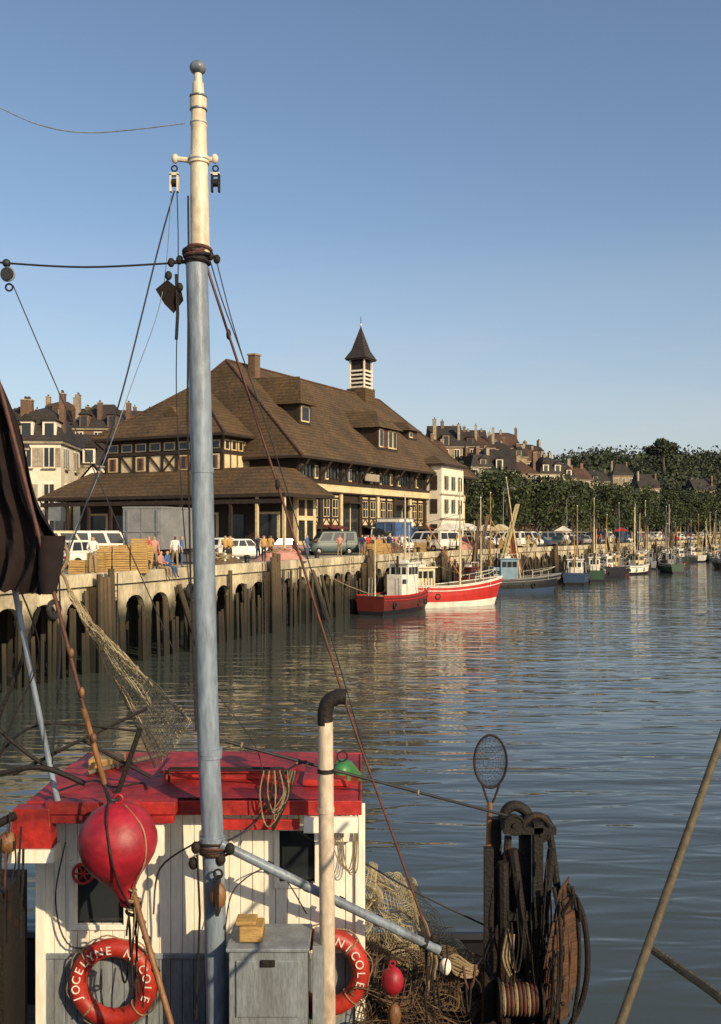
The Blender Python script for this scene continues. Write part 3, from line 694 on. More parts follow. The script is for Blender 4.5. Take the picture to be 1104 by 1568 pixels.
for px,i,po,a in [(236,1.2,'stand',30),(268,1.0,'walk',200),(278,1.6,'stand',100),(352,1.4,'carry',60),(404,1.8,'walk',0),(414,2.2,'stand',180),(450,3,'walk',90),(228,2.5,'walk',10),(596,1.5,'stand',20),(606,1.2,'carry',200),(580,1.3,'walk',50),(395,3.5,'stand',50),(470,1.2,'stand',70),(142,1.2,'carry',10),(345,3,'stand',10),(612,2.5,'stand',80),(520,1.3,'carry',10),(560,2.4,'stand',190)]:
    put_person(QP(px,i,A(a)),po)
for px in (246,256): put_person(QP(px,.18,A(70),Z0+.12),'sit')
for s in range(80,260,3):
    if R()<.9: put_person(QM(s+U(-1.5,1.5),U(.8,2.8),Z0,U(0,6)))
for s in range(95,180,5): put_person(QM(s,U(4,12),Z0,U(0,6)))
# ------------------------------------------------------------ moored boats
def hull(mb,L,B,H,pt,boot,rail,deckm,full=.8,inner=None):
    inner=inner or M['deckwood']
    n=18; rows=[]
    for i in range(n+1):
        t=i/n; b=B/2*(1-max(0,(t-.5)/.5)**2.3)*(full+(1-full)*min(1,t/.3)); b=max(b,.03)
        zs=H*(1+.55*max(0,t-.35)**1.6*1.6+.12*(1-t)**2); x=-L/2+L*t
        rake=.09*L*max(0,t-.6)/.4
        rows.append((x,b,zs,rake))
    def ringpts(fr):
        out=[]
        for x,b,zs,rk in rows:
            f,zf=fr; z=zs*zf if zf>=0 else zf
            out.append((x+rk*max(0,zf),b*f,z))
        return out
    lev=[(1,1),(.985,.93),(.97,.55),(.92,.26),(.85,0.0),(.55,-.6)]
    mats_=[rail,pt,pt,boot,boot]
    for k in range(5):
        a=ringpts(lev[k]);b=ringpts(lev[k+1])
        for sd in (-1,1):
            mb.quadstrip([[(p[0],p[1]*sd,p[2]) for p in a],[(p[0],p[1]*sd,p[2]) for p in b]],mats_[k])
    x,b,zs,_=rows[0]
    mb.add([(x,-b,zs),(x,b,zs),(x,b*.9,.3),(x,-b*.9,.3)],[(0,1,2,3)],pt); mb.add([(x,-b*.9,.3),(x,b*.9,.3),(x,b*.5,-.6),(x,-b*.5,-.6)],[(0,1,2,3)],boot)
    for sd in (-1,1):
        a=[(x+rk,(b-.08 if b>.1 else 0.01)*sd,zs) for x,b,zs,rk in rows]; c=[(x+rk*.8,(b-.1 if b>.1 else 0.01)*sd,zs-.6) for x,b,zs,rk in rows]
        mb.quadstrip([a,c],inner); mb.quadstrip([c,[(p[0],0,p[2]+.03) for p in c]],deckm)
        mb.tube([(x+rk,b*sd,zs+.02) for x,b,zs,rk in rows],.05,rail,6)
        mb.tube([(x+rk*.9,b*1.0*sd,zs*.78) for x,b,zs,rk in rows],.04,rail,5)
    return rows
def boat(x,y,head,L,pt,boot,rail,hc,wh=-.22,mast=7.5,net=None,H=1.25,sail=None,name='fishing_boat',hs_=2.1,sw=.6,mc=None,rake=0):
    mc=mc or P['cream']
    mb=MB(); B=L*.33
    hull(mb,L,B,H,pt,boot,rail,M['deckwood'])
    dk=H-.55; wx=L*wh; wl=L*.2; ww=B*.27
    top=dk+hs_
    mb.box(wx-wl/2,wx+wl/2,-ww,ww,dk-.1,top,hc); mb.box(wx-wl/2-.15,wx+wl/2+.2,-ww-.12,ww+.12,top,top+.1,hc)
    for i in range(3):
        a=-ww+.08+i*(2*ww-.16)/3; mb.box(wx+wl/2,wx+wl/2+.03,a+.05,a+(2*ww-.16)/3-.05,top-.8,top-.25,M['glass']); mb.box(wx-wl/2-.03,wx-wl/2,a+.08,a+(2*ww-.16)/3-.08,top-.8,top-.25,M['glass'])
        for sd in (-1,1): mb.box(wx-wl/2+.1+i*(wl-.2)/3+.05,wx-wl/2+.1+(i+1)*(wl-.2)/3-.05,min(sd*ww,sd*(ww+.03)),max(sd*ww,sd*(ww+.03)),top-.8,top-.25,M['glass'])
    mb.box(wx-wl*.9,wx-wl/2,-ww*.8,ww*.8,dk-.1,top-.8,hc); mb.cyl((wx-wl*.6,0,top-.9),(wx-wl*.6,0,top+.6),.1,.1,M['black'],8)
    for q in range(3): mb.box(wx-wl*.85+q*.3*wl*.4,wx-wl*.85+q*.3*wl*.4+.2,-ww*.8-.02,-ww*.8,top-1.5,top-1.15,M['glass'])
    mb.box(wx-.3,wx+.3,-.3,.3,top+.1,top+.3,P['white']); mb.cyl((wx,0,top),(wx,0,top+1.2),.02,.02,M['steel'],5); mb.ring((wx+.1,ww+.06,top-1.2),(0,1,0),.25,.06,P['red'],14,6)
    mb.tube([(wx-wl/2,-ww,top+.5),(wx+wl/2,-ww,top+.5),(wx+wl/2,ww,top+.5),(wx-wl/2,ww,top+.5)],.02,P['white'],5)
    for a in (-1,1):
        for b in (-1,1): mb.cyl((wx+a*wl/2,b*ww,top),(wx+a*wl/2,b*ww,top+.5),.02,.02,P['white'],5)
    mx=L*.12; mt_=mx-rake; mb.tube([(mx,0,dk-.2),(lerp(mx,mt_,.6),0,dk+mast*.6),(mt_,0,dk+mast)],[.10,.075,.035],mc,8)
    mb.sph((mt_,0,dk+mast),.07,.07,.09,P['white'],8,6)
    mz=-L*.42; mb.tube([(mz,0,dk-.2),(mz,0,dk+mast*.6)],[.07,.035],mc,7)
    mb.tube([(mx,0,dk+1.4),(mx-L*.35,.3,dk+mast*.62)],.05,P['orange'] if pt is P['red'] else M['crate'],6)
    mb.tube([(mx,0,dk+1.4),(mx+L*.25,.2,dk+mast*.55)],.04,M['deckwood'],6)
    m9=lerp(mx,mt_,.92)
    for a,b in (((m9,0,dk+mast*.92),(L*.56,0,H*1.5)),((m9,0,dk+mast*.92),(-L*.47,0,H)),((m9,0,dk+mast*.8),(mx-.6,B*.45,H)),((m9,0,dk+mast*.8),(mx-.6,-B*.45,H)),((m9,0,dk+mast*.8),(mx+.6,-B*.45,H)),((mz,0,dk+mast*.58),(mx,0,dk+mast*.7))):
        mb.tube([a,b],.016,M['wirerig'],4)
    for sd in (-1,1):
        mb.tube([(-L*.3,sd*B*.4,dk),(-L*.3,sd*B*.38,dk+1.9),(-L*.3+.5,sd*B*.38,dk+1.9),(-L*.3+.5,sd*B*.4,dk)],.05,P['grey'],6)
        for k in range(5):
            xx=-L*.35+k*.14*L
            if R()<.6: mb.ring((xx,sd*B*.47,H*.55),(0,1,0),.2,.07,M['rubber'],12,6)
    mb.cyl((L*.02,-.5,dk+.35),(L*.02,.5,dk+.35),.22,.22,M['black'],10); mb.box(-.3,.3,-.6,-.5,dk-.1,dk+.5,M['black'])
    for k in range(8):
        mb.sph((U(-.4,.35)*L,U(-.3,.3)*B,dk+.15),.16,.16,.15,random.choice([M['orangebuoy'],P['white'],P['yellow'],P['red'],M['netbrown'],M['netbrown']]),8,6)
    for k in range(3):
        xx=U(.2,.35)*L;  mb.box(xx,xx+.6,-.4+k*.2,.1+k*.2,dk,dk+.35,M['crate'])
    g=[[(L*(-.15-.25*i/6),B*(-.3+.6*j/6),dk+.05+.55*sin(pi*i/6)*sin(pi*j/6)*(1+.4*sin(i*3+j*5))) for j in range(7)] for i in range(7)]
    mb.quadstrip(g,random.choice([M['netbrown'],M['netbeige'],P['teal']]))
    for sd in (-1,1):
        mb.tube([(L*.2,sd*B*.42,H+.75),(L*.4,sd*B*.27,H*1.2+.75),(L*.52,0,H*1.4+.75)],.02,P['white'],5)
        for xx,yy in ((.2,.42),(.3,.36),(.4,.27)): mb.tube([(L*xx,sd*B*yy,H*.95),(L*xx,sd*B*yy,H*1.1+.72)],.02,P['white'],5)
    if net:
        g=[]
        for i in range(9):
            t=i/8; z=dk+mast*.75*(1-t)+.3*t; w=.1+.8*t
            g.append([(mx-.4-L*.25*t+.25*sin(j*1.7),-w/2+w*j/8,z+.1*sin(j*2.1+t*5)) for j in range(9)])
        mb.quadstrip(g,net)
    if sail:
        g=[]
        for i in range(9):
            t=i/8; z=dk+mast*.85*(1-t)+1.2*t
            g.append([(lerp(mx,mt_,.85*(1-t))+.1-(.10+sw*t)*j/8,.12*sin(j*1.9+t*4)+.05,z) for j in range(9)])
        mb.quadstrip(g,sail)
    o=mb.obj(name,smooth=40,recalc=False)
    o.matrix_world=Matrix.Translation((x,y,0))@Matrix.Rotation(radians(90-head),4,'Z')
    return o
boat(2.9,74.4,30,8.8,P['maroon'],P['black'],P['red'],P['white'],wh=.10,mast=8.2,hs_=2.9)
boat(7.2,79.8,64,8.8,P['red'],P['white'],P['white'],P['cream'],wh=-.3,mast=9.2,H=1.6)
boat(15.2,99,78,9.2,P['black'],P['blue'],P['grey'],P['lblue'],wh=-.05,mast=10.8,net=M['netbeige'],sail=P['tan'],sw=1.1,hs_=2.6,rake=1.6)
boat(13.0,103.5,50,9,P['blue'],P['black'],P['grey'],P['cream'],wh=-.2,mast=9.5,net=M['netbrown'],mc=M['crate'])
boat(10.6,89.5,30,8,P['teal'],P['black'],P['orange'],P['maroon'],wh=-.25,mast=8.5,net=M['netbrown'])
mb=MB()
for a,s in (((0.7,71.2,1.5),66),((9.8,80,2.2),88),((5.0,78.0,2.0),86),((11,98,1.5),104)):
    p,t=Q(s,.6); e=Vector((p.x,p.y,Z0+.4)); a=Vector(a); mb.tube(smoothpts([a,(a+e)/2-Vector((0,0,.35)),e],6),.025,M['netbeige'],5)
mb.obj('mooring_lines')
pc=['blue','green','black','black','white','teal','black','maroon','grey','black']
s=124;k=0
while s<335:
    p,t=Q(s,-(3.0+U(0,3)));hd=math.degrees(math.atan2(t.x,t.y))+U(-25,25)
    boat(p.x,p.y,hd+ (180 if R()<.4 else 0),U(6.5,10),P[pc[k%10]],P[random.choice(['black','black','maroon'])],P[random.choice(['white','grey','black'])],P[random.choice(['white','cream','white','cream','grey'])],wh=random.choice([-.25,-.2,.1]),mast=U(5,11),
         net=random.choice([M['netbeige'],M['netbrown'],None,None]),sail=P[random.choice(['lblue','tan','cream'])] if R()<.15 else None,sw=.4,mc=random.choice([P['cream'],M['deckwood'],M['crate'],P['grey']]),rake=U(0,.6))
    if R()<.55 and s>140:
        p,t=Q(s+3,-(8+U(0,9))); boat(p.x,p.y,hd+U(-50,50),U(4.5,8),P[random.choice(pc)],P['black'],P['white'],P[random.choice(['white','cream','grey'])],wh=.05,mast=U(2.5,8),mc=M['deckwood'])
    s+=U(4.5,9.5);k+=1
# ------------------------------------------------------------ foreground trawler
fb=empty('fishing_boat')
F={}
F['white']=mat('cabin_white',(.86,.82,.70),(.66,.55,.38),rough=.5,scale=2.2,fine=.10,stretch=(3,3,.6),bscale=14,bump=.15,lo=.24,hi=.44)
F['red']=mat('cabin_red',(.42,.021,.016),(.19,.012,.010),rough=.55,scale=2.2,fine=.4,bump=.3,bscale=14,lo=.38,hi=.6)
F['lower']=mat('cabin_grey_blue',(.27,.31,.34),(.17,.185,.20),rough=.5,scale=3,fine=.25,stretch=(3,3,.6),bump=.15)
F['mast']=mat('mast_grey_blue',(.21,.26,.32),(.10,.115,.135),rough=.42,scale=4,fine=.3,stretch=(1,1,.25),bump=.15,bscale=35,lo=.3,hi=.54)
F['top']=mat('topmast_cream',(.66,.58,.43),(.40,.31,.19),rough=.45,scale=4,fine=.22,stretch=(1,1,.4),bump=.1,bscale=30,lo=.3,hi=.5)
F['rope']=mat('rope',(.34,.26,.15),(.2,.14,.08),rough=.9,scale=12,bump=.5,bscale=90)
F['dark']=mat('rusty_black_iron',(.017,.014,.012),(.045,.021,.011),rough=.7,scale=5,bump=.4,bscale=40,lo=.3,hi=.42,spec=.3)
F['stay']=mat('rusty_stay',(.14,.048,.03),(.06,.025,.018),rough=.7,scale=14)
F['wood']=mat('varnished_wood',(.28,.13,.05),(.11,.05,.022),rough=.5,scale=3,stretch=(6,6,.8),bump=.2)
F['board']=mat('otter_board_wood',(.13,.06,.026),(.045,.022,.012),rough=.7,scale=4,stretch=(1,1,4),bump=.4,bscale=30)
F['tarp']=mat('dark_sail',(.013,.011,.012),(.022,.013,.012),rough=.9,scale=2,bump=.4,bscale=10,spec=.2)
F['buoy']=mat('inflatable_buoy',(.40,.015,.03),(.22,.010,.018),rough=.5,scale=4,fine=.3,bscale=12,bump=.2)
F['ring']=mat('lifebuoy_red',(.48,.032,.018),(.30,.02,.013),rough=.5,scale=5,fine=.25)
F['pipe']=mat('exhaust_cream',(.58,.48,.36),(.24,.12,.07),rough=.5,scale=3,stretch=(1,1,.5),fine=.25,bump=.15,lo=.34,hi=.5)
F['cleat']=mat('letters_white',(.8,.74,.64),rough=.6,fine=.1)
F['netting']=mat('pale_netting',(.50,.43,.27),(.32,.26,.15),scale=6,fine=.2)
mb=MB(); mb.M=Matrix.Translation((-3.65,7.35,0))@Matrix.Rotation(pi,4,'Z')
hull(mb,10.4,4.3,1.95,P['black'],P['maroon'],P['black'],M['deckwood'],full=.85,inner=P['black']); mb.M=Matrix(); mb.obj('hull',fb,smooth=40,recalc=False)
mb=MB()
FY=7.5;X0=-2.435;X1=-.01;zc=3.93;zs=2.75;zl=1.4
wins=[(-2.19,-1.81,3.0,3.45),(-.62,-.35,3.32,3.72)]
pw=.0893; n=int((X1-X0)/pw)
for i in range(n+1):
    a=X0+i*pw; b=min(a+pw-.004,X1)
    if b-a<.02: continue
    segs=[(zs+.001,zc)]
    for w in wins:
        if b>w[0]+.02 and a<w[1]-.02: segs=[(zs+.001,w[2]),(w[3],zc)]
    for p,q in segs: mb.box(a,b,FY+U(0,.004),FY+.03,p,q,F['white'])
    mb.box(a,b,FY,FY+.03,zl,zs-.012,F['lower'])
mb.box(X0,X1,FY-.018,FY-.001,zs-.012,zs+.03,F['lower'])
for w in wins:
    for (a,b,c,d) in ((w[0]-.04,w[1]+.04,w[3],w[3]+.04),(w[0]-.04,w[1]+.04,w[2]-.04,w[2]),(w[0]-.04,w[0],w[2],w[3]),(w[1],w[1]+.04,w[2],w[3])):
        mb.box(a,b,FY-.022,FY-.002,c,d,F['white'])
    mb.box(w[0]-.02,w[1]+.02,FY+.05,FY+.06,w[2]-.02,w[3]+.02,M['glass'])
for xx in (X0-.03,X1-.05):
    mb.box(xx,xx+.045,FY+.035,8.8,zl,zc,F['white'])
mb.box(X0+.02,X1-.06,8.76,8.8,zl,zc,F['white']); mb.box(X0+.03,X1-.07,FY+.4,FY+.42,zl,zc-.02,M['black'])
mb.box(X0-.045,X0+.03,FY-.03,FY-.003,zl,zc-.25,F['white'])
mb.box(X1-.03,X1+.045,FY-.03,FY-.003,zl,zc,F['white'])
mb.obj('wheelhouse',fb,smooth=0,bevel=.004)
mb=MB()
g=[]
for j in range(9):
    y=7.30+j*(1.55/8); t=(j/8); g.append([(X0-.02+i*(2.44/12),y,4.0+.035*sin(pi*t)+.02*sin(pi*i/12)+.006*mnoise.noise(Vector((i*.9,j*.9,1)))) for i in range(13)])
mb.quadstrip(g,F['red'])
X1r=X1
mb.box(X0-.04,X1r+.02,7.27,7.30,3.90,4.005,F['red']); mb.box(X0-.04,X1r+.02,8.85,8.88,3.90,4.005,F['red'])
mb.box(X0-.045,X0-.02,7.30,8.85,3.90,4.0,F['red']); mb.box(X1r,X1r+.02,7.30,8.85,3.90,4.0,F['red'])
mb.box(X0-.02,X1,7.31,8.84,3.905,3.93,F['white'])
mb.box(-2.3,-1.35,7.14,7.262,3.94,4.03,F['red']); mb.box(-2.28,-1.37,7.16,7.26,3.87,3.938,F['red'])
mb.prism([(X0-.09,7.12,3.99),(X0+.17,7.12,3.99),(X0+.19,7.12,3.70),(X0-.12,7.12,3.70)],(0,.14,0),F['red'])
mb.prism([(X0-.13,7.10,3.695),(X0+.21,7.10,3.695),(X0+.21,7.10,3.60),(X0-.13,7.10,3.60)],(0,.18,0),F['white'])
mb.box(-1.55,-.55,7.75,8.35,4.045,4.10,F['red']); mb.box(-1.58,-.52,7.72,8.38,4.10,4.12,F['red'])
mb.box(-.45,-.1,7.6,7.95,4.03,4.08,F['red'])
mb.tube([(-1.5,7.68,4.15),(-.6,7.68,4.15)],.012,F['dark'],6); mb.tube([(-1.5,7.68,4.04),(-1.5,7.68,4.15)],.012,F['dark'],6); mb.tube([(-.6,7.68,4.04),(-.6,7.68,4.15)],.012,F['dark'],6)
mb.tube(smoothpts([(-2.3,7.42,4.04),(-2.1,7.7,4.05),(-1.9,7.5,4.05),(-1.7,7.62,4.05),(-1.62,7.45,4.05)],6),.008,F['dark'],6)
mb.tube([(-2.2,7.9,4.06),(-1.7,8.5,4.08)],.02,M['deckwood'],8); mb.box(-2.25,-2.0,8.1,8.35,4.03,4.12,M['crate'])
mb.box(-.42,-.02,7.22,7.268,3.78,3.895,F['white']); mb.box(-1.03,-.45,7.235,7.268,3.80,3.875,F['red'])
mb.box(-1.63,-1.45,7.2,7.262,3.62,3.86,F['white']); mb.box(-.35,-.05,7.40,7.47,3.66,3.74,F['white'])
mb.obj('wheelhouse_roof',fb,smooth=30,bevel=.006)
mb=MB(); c=S(528,1190,7.9)
mb.prism([(c.x-.13,7.88,c.z-.17),(c.x+.13,7.88,c.z-.17),(c.x+.13,7.88,c.z+.02),(c.x+.05,7.88,c.z+.12),(c.x-.05,7.88,c.z+.14),(c.x-.13,7.88,c.z+.04)],(0,.07,0),P['lamp']); mb.cyl((c.x-.02,7.8,c.z-.12),(c.x-.02,7.8,c.z+.08),.07,.07,P['lamp'],16)
mb.sph((c.x-.02,7.8,c.z+.08),.07,.07,.06,P['lamp']); mb.ring((c.x-.02,7.8,c.z+.19),(0,1,0),.04,.007,M['black'],14,6)
mb.cyl((c.x-.02,7.84,c.z-.12),(c.x-.02,7.84,c.z-.3),.02,.02,M['black'],8)
mb.obj('navigation_lamp',fb)
mb=MB(); d=7.0
line(mb,[(338,1750,d),(333,1560,d),(326,1290,d),(318,1100,d),(309,700,d),(301,395,d)],.078,F['mast'],24,6)
for y_,r in ((1150,.088),(1156,.084),(1285,.092),(720,.082),(400,.085)):
    c=S(lerp(301,333,(y_-395)/1165),y_,d); mb.cyl(c-Vector((0,0,.02)),c+Vector((0,0,.02)),r,r,F['mast'] if y_>500 else F['dark'],24)
def prof(lst,mt,n=24):
    pts=[S(303+(y-100)*.012,y,d) for y,_ in lst]; mb.tube(pts,[r for _,r in lst],mt,n)
prof([(392,.072),(380,.074),(372,.068),(300,.066),(252,.062),(251,.074),(241,.074),(240,.060),(195,.056),(193,.061),(187,.061),(185,.054),(169,.052),(167,.060),(151,.060),(149,.044),(128,.040),(126,.03),(112,.028)],F['top'])
for y_ in (148,168,190,246): c=S(303+(y_-100)*.012,y_,d); mb.cyl(c-Vector((0,0,.005)),c+Vector((0,0,.005)),.062 if y_!=246 else .076,.062 if y_!=246 else .076,F['mast'],24)
c=S(303,104,d); mb.sph(c,.06,.06,.05,F['mast'],20,12)
for sx,px in ((-1,268),(1,329)):
    a=S(304+sx*10,246,d); b=S(px,243,d); mb.tube([a,b],.02,F['top'],8); mb.sph(b,.026,.026,.035,F['top'],10,8)
    mb.ring(S(px+sx*1,258,d),(0,1,0),.02,.006,F['dark'],12,6)
    q=S(px+1*sx,280,d); mb.box(q.x-.032,q.x-.018,q.y-.02,q.y+.02,q.z-.065,q.z+.06,F['top'] if sx<0 else F['dark']); mb.box(q.x+.018,q.x+.032,q.y-.02,q.y+.02,q.z-.065,q.z+.06,F['top'] if sx<0 else F['dark'])
    mb.cyl(q+Vector((-.017,0,0)),q+Vector((.017,0,0)),.028,.028,F['dark'],12); mb.box(q.x-.032,q.x+.032,q.y-.02,q.y+.02,q.z+.05,q.z+.068,F['top'])
for k in range(7):
    mb.ring(S(302+U(-3,3),392+U(-12,14),d),(U(-.3,.3),U(-.3,.3),1),.085,.012,F['dark'] if k%3 else F['stay'],20,6)
for px,py in ((262,402),(275,398),(322,392),(332,397),(258,422),(275,440)):
    mb.sph(S(px,py,d),.026,.022,.034,F['dark'],10,8)
mb.tube([S(258,402,d),S(300,400,d)],.014,F['dark'],8); mb.tube([S(305,388,d),S(334,394,d)],.012,F['dark'],8)
mb.add([S(238,443,d),S(256,428,6.97),S(278,446,d),S(281,460,7.03),S(266,480,d),S(252,466,7.02)],[(0,1,2,3,4,5)],F['tarp'])
mb.tube([S(270,420,d),S(272,480,d),S(270,520,d)],.012,F['dark'],6); mb.tube([S(288,300,6.98),S(289,395,6.96),S(287,640,6.94),S(292,900,6.94),S(300,1120,6.94)],.007,F['dark'],6)
for k in range(7): mb.ring(S(326+U(-3,3),1296+U(-12,14),d),(U(-.25,.25),U(-.25,.25),1),.09+U(0,.01),.010,F['dark'] if k%3 else F['stay'],22,6)
for px,py in ((300,1298),(296,1322),(352,1300),(338,1316)): mb.sph(S(px,py,6.93),.035,.03,.045,F['dark'],12,8)
q=S(334,1372,6.86); mb.sph(q,.058,.045,.095,F['wood'],14,10); mb.box(q.x-.012,q.x+.012,q.y-.06,q.y+.05,q.z-.12,q.z+.13,F['dark'])
mb.ring(S(334,1338,6.86),(0,1,0),.03,.008,F['dark'],14,6)
mb.tube([S(302,1310,6.9),S(306,1400,6.9),S(300,1560,6.88)],.008,F['dark'],6)
mb.obj('mast',fb,smooth=40)
mb=MB(); rg=M['wirerig']
line(mb,[(-60,130,7),(0,165,7),(70,194,7),(150,203,7),(283,189,7)],.0045,F['mast'])
line(mb,[(-90,392,7),(0,402,7),(130,409,7),(262,403,7)],.0075,rg)
line(mb,[(267,292,7),(240,390,7),(190,590,6.9),(150,720,6.9),(95,872,6.8)],.006,rg)
line(mb,[(262,300,7),(248,452,7),(205,580,7),(150,730,7),(88,870,7)],.003,F['mast'])
line(mb,[(271,292,7),(273,400,7),(270,600,7),(279,770,7),(290,900,7)],.004,rg)
line(mb,[(20,437,7),(90,600,7),(175,790,7),(290,1050,7)],.004,rg)
line(mb,[(312,394,7),(350,512,7.05),(425,742,7.15),(530,1078,7.3),(600,1275,7.4),(655,1430,7.5)],.0095,F['stay'],8)
line(mb,[(330,394,7),(352,480,7),(372,548,7.05)],.004,rg); line(mb,[(322,400,7),(340,460,7),(372,548,7),(430,720,7.1),(520,1020,7.3),(560,1160,7.4)],.0045,rg)
line(mb,[(345,1135,7.1),(468,1168,7.2),(640,1213,7.5),(802,1256,8)],.0115,rg,8)
line(mb,[(330,1060,7.1),(390,1140,7.2),(404,1200,7.2)],.004,rg)
line(mb,[(556,1320,7.6),(640,1368,7.8),(745,1418,8)],.008,rg); line(mb,[(560,1342,7.6),(640,1395,7.8),(660,1440,7.9)],.006,F['rope'])
for px,py in ((350,512),(425,742)):
    mb.sph(S(px,py,7.08),.018,.018,.04,F['dark'],8,6)
for px,py,dd in ((370,1141,7.12),(455,1166,7.2),(470,1172,7.2),(640,1214,7.5)): mb.ring(S(px,py,dd),(1,0,-.2),.016,.009,F['rope'],12,6)
q=S(12,420,6.95); mb.cyl(q+Vector((0,-.025,0)),q+Vector((0,.025,0)),.045,.045,rg,16); mb.ring(q,(0,1,0),.045,.01,F['mast'],18,6); mb.sph(S(10,403,7),.03,.03,.03,rg,10,8)
mb.ring(S(14,440,7),(0,1,0),.025,.007,rg,14,6)
line(mb,[(-60,395,6.7),(0,592,6.7),(60,822,6.7),(130,1090,6.75),(160,1205,6.85)],.014,F['stay'],8)
line(mb,[(160,1200,7.05),(190,1320,7.0),(215,1400,6.9)],.012,F['dark'],8)
line(mb,[(203,1362,6.75),(222,1430,6.6),(262,1568,6.45),(292,1680,6.35)],.021,F['wood'],10)
for y_ in (1000,1060,1130): 
    c=S(lerp(0,160,(y_-592)/613.)+3,y_,6.72); mb.sph(c,.02,.02,.035,F['wood'],8,6)
line(mb,[(128,1085,6.72),(160,1200,6.8)],.020,F['wood'],8)
for k in range(6): c=S(lerp(203,262,k*.12),lerp(1362,1568,k*.12),6.7); mb.ring(c,(.3,0,1),.026,.008,F['dark'] if k%2 else F['rope'],14,5)
line(mb,[(22,900,7.2),(45,1020,7.2),(80,1190,7.2),(92,1240,7.2)],.022,F['mast'],10)
line(mb,[(60,930,7.4),(30,1020,7.4),(-20,1140,7.4)],.016,F['dark']); line(mb,[(20,1186,7.2),(110,1140,7.3),(225,1085,7.5)],.014,F['dark'])
line(mb,[(-10,1110,7.2),(50,1160,7.2),(90,1180,7.2)],.014,F['dark']); line(mb,[(-20,1190,7),(60,1175,7),(130,1200,7)],.02,F['dark'])
line(mb,[(90,870,6.9),(92,1000,7),(80,1170,7)],.006,rg); line(mb,[(215,1115,7.4),(180,1215,7.4)],.02,F['dark']); line(mb,[(120,1130,7.5),(230,1190,7.5)],.012,F['dark'])
line(mb,[(30,900,7),(60,1000,7.1),(20,1100,7.1),(0,1160,7.1)],.006,F['dark']); line(mb,[(-10,1165,7.3),(60,1110,7.3),(215,1120,7.4)],.01,F['dark'])
mb.obj('rigging',fb,smooth=50)
mb=MB()
line(mb,[(338,1292,6.95),(480,1362,7.1),(672,1455,7.4)],.034,F['mast'],16)
for t in (.22,.4,.55,.72,.93): c=S(lerp(338,672,t),lerp(1292,1455,t),lerp(6.95,7.4,t)); dr=(S(672,1455,7.4)-S(338,1292,6.95)).normalized(); mb.cyl(c-dr*.02,c+dr*.02,.041,.041,F['dark'],16)
hang(mb,655,690,1440,1465,7.3,7.45,5,[F['rope'],F['dark']],.009,50,10)
mb.sph(S(682,1480,7.4),.045,.04,.065,F['white'],12,8); mb.sph(S(664,1438,7.4),.03,.03,.04,F['dark'],10,8)
mb.obj('derrick_boom',fb)
mb=MB()
mb.tube([S(503,1700,7.0),S(500,1300,7.0),S(498,1105,7.0)],.055,F['pipe'],20)
mb.tube(smoothpts([S(498,1110,7),S(498,1090,7),S(504,1074,7),S(518,1067,7),S(530,1067,7)],5),.055,F['dark'],20)
for y_ in (1180,1240): c=S(499,y_,7); mb.cyl(c-Vector((0,0,.015)),c+Vector((0,0,.015)),.061,.061,F['pipe'] if y_>1200 else F['dark'],20)
mb.obj('exhaust_pipe',fb)
mb=MB(); q=S(181,1290,6.75)
bp_=[(.275,.015),(.272,.05),(.255,.11),(.21,.18),(.14,.235),(.06,.265),(-.02,.268),(-.1,.245),(-.17,.20),(-.23,.145),(-.28,.10),(-.33,.07),(-.38,.055),(-.42,.05),(-.44,.03)]
mb.tube([q+Vector((.13*max(0,-z-.05)+.08*max(0,-z-.2),0,z)) for z,r in bp_],[r for z,r in bp_],F['buoy'],28)
mb.ring(q+Vector((-.0,0,.30)),(0,1,0),.03,.012,F['buoy'],14,8)
mb.tube(smoothpts([q+Vector((0,0,.3)),S(170,1225,6.7),S(160,1205,6.8)],4),.012,rg,6)
mb.tube(smoothpts([q+Vector((-.06,-.05,.28)),q+Vector((-.03,-.2,.2)),q+Vector((.02,-.278,0)),q+Vector((.05,-.215,-.2)),q+Vector((.09,-.07,-.4)),q+Vector((.15,0,-.5))],6),.008,F['dark'],6)
mb.tube(smoothpts([q+Vector((.06,-.05,.27)),q+Vector((.2,-.14,.14)),q+Vector((.22,-.14,-.06)),q+Vector((.14,-.1,-.26)),q+Vector((.09,-.03,-.4))],6),.006,F['rope'],6)
for k in range(4): mb.ring(S(203+U(-2,2),1378+k*6,6.74),(U(-.3,.3),U(-.3,.3),1),.045,.012,F['dark'] if k%2 else F['rope'],14,6)
mb.obj('inflatable_buoy',fb,smooth=60)
def text_on_ring(mb,txt,c,Rr,a0,a1,size,mt,yoff):
    for i,ch in enumerate(txt):
        if ch==' ': continue
        cu=bpy.data.curves.new('t','FONT'); cu.body=ch; cu.size=size; cu.align_x='CENTER'; cu.align_y='CENTER'; cu.extrude=.003
        o=bpy.data.objects.new('t',cu); COL.objects.link(o)
        dg=bpy.context.evaluated_depsgraph_get(); me=bpy.data.meshes.new_from_object(o.evaluated_get(dg))
        a=lerp(a0,a1,i/max(1,len(txt)-1)); 
        Mx=Matrix.Translation((c[0]+Rr*cos(a),c[1]+yoff,c[2]+Rr*sin(a)))@Matrix.Rotation(pi/2,4,'X')@Matrix.Rotation(a-pi/2,4,'Z')
        mb.add([Mx@v.co for v in me.vertices],[tuple(p.vertices) for p in me.polygons],mt)
        bpy.data.objects.remove(o)
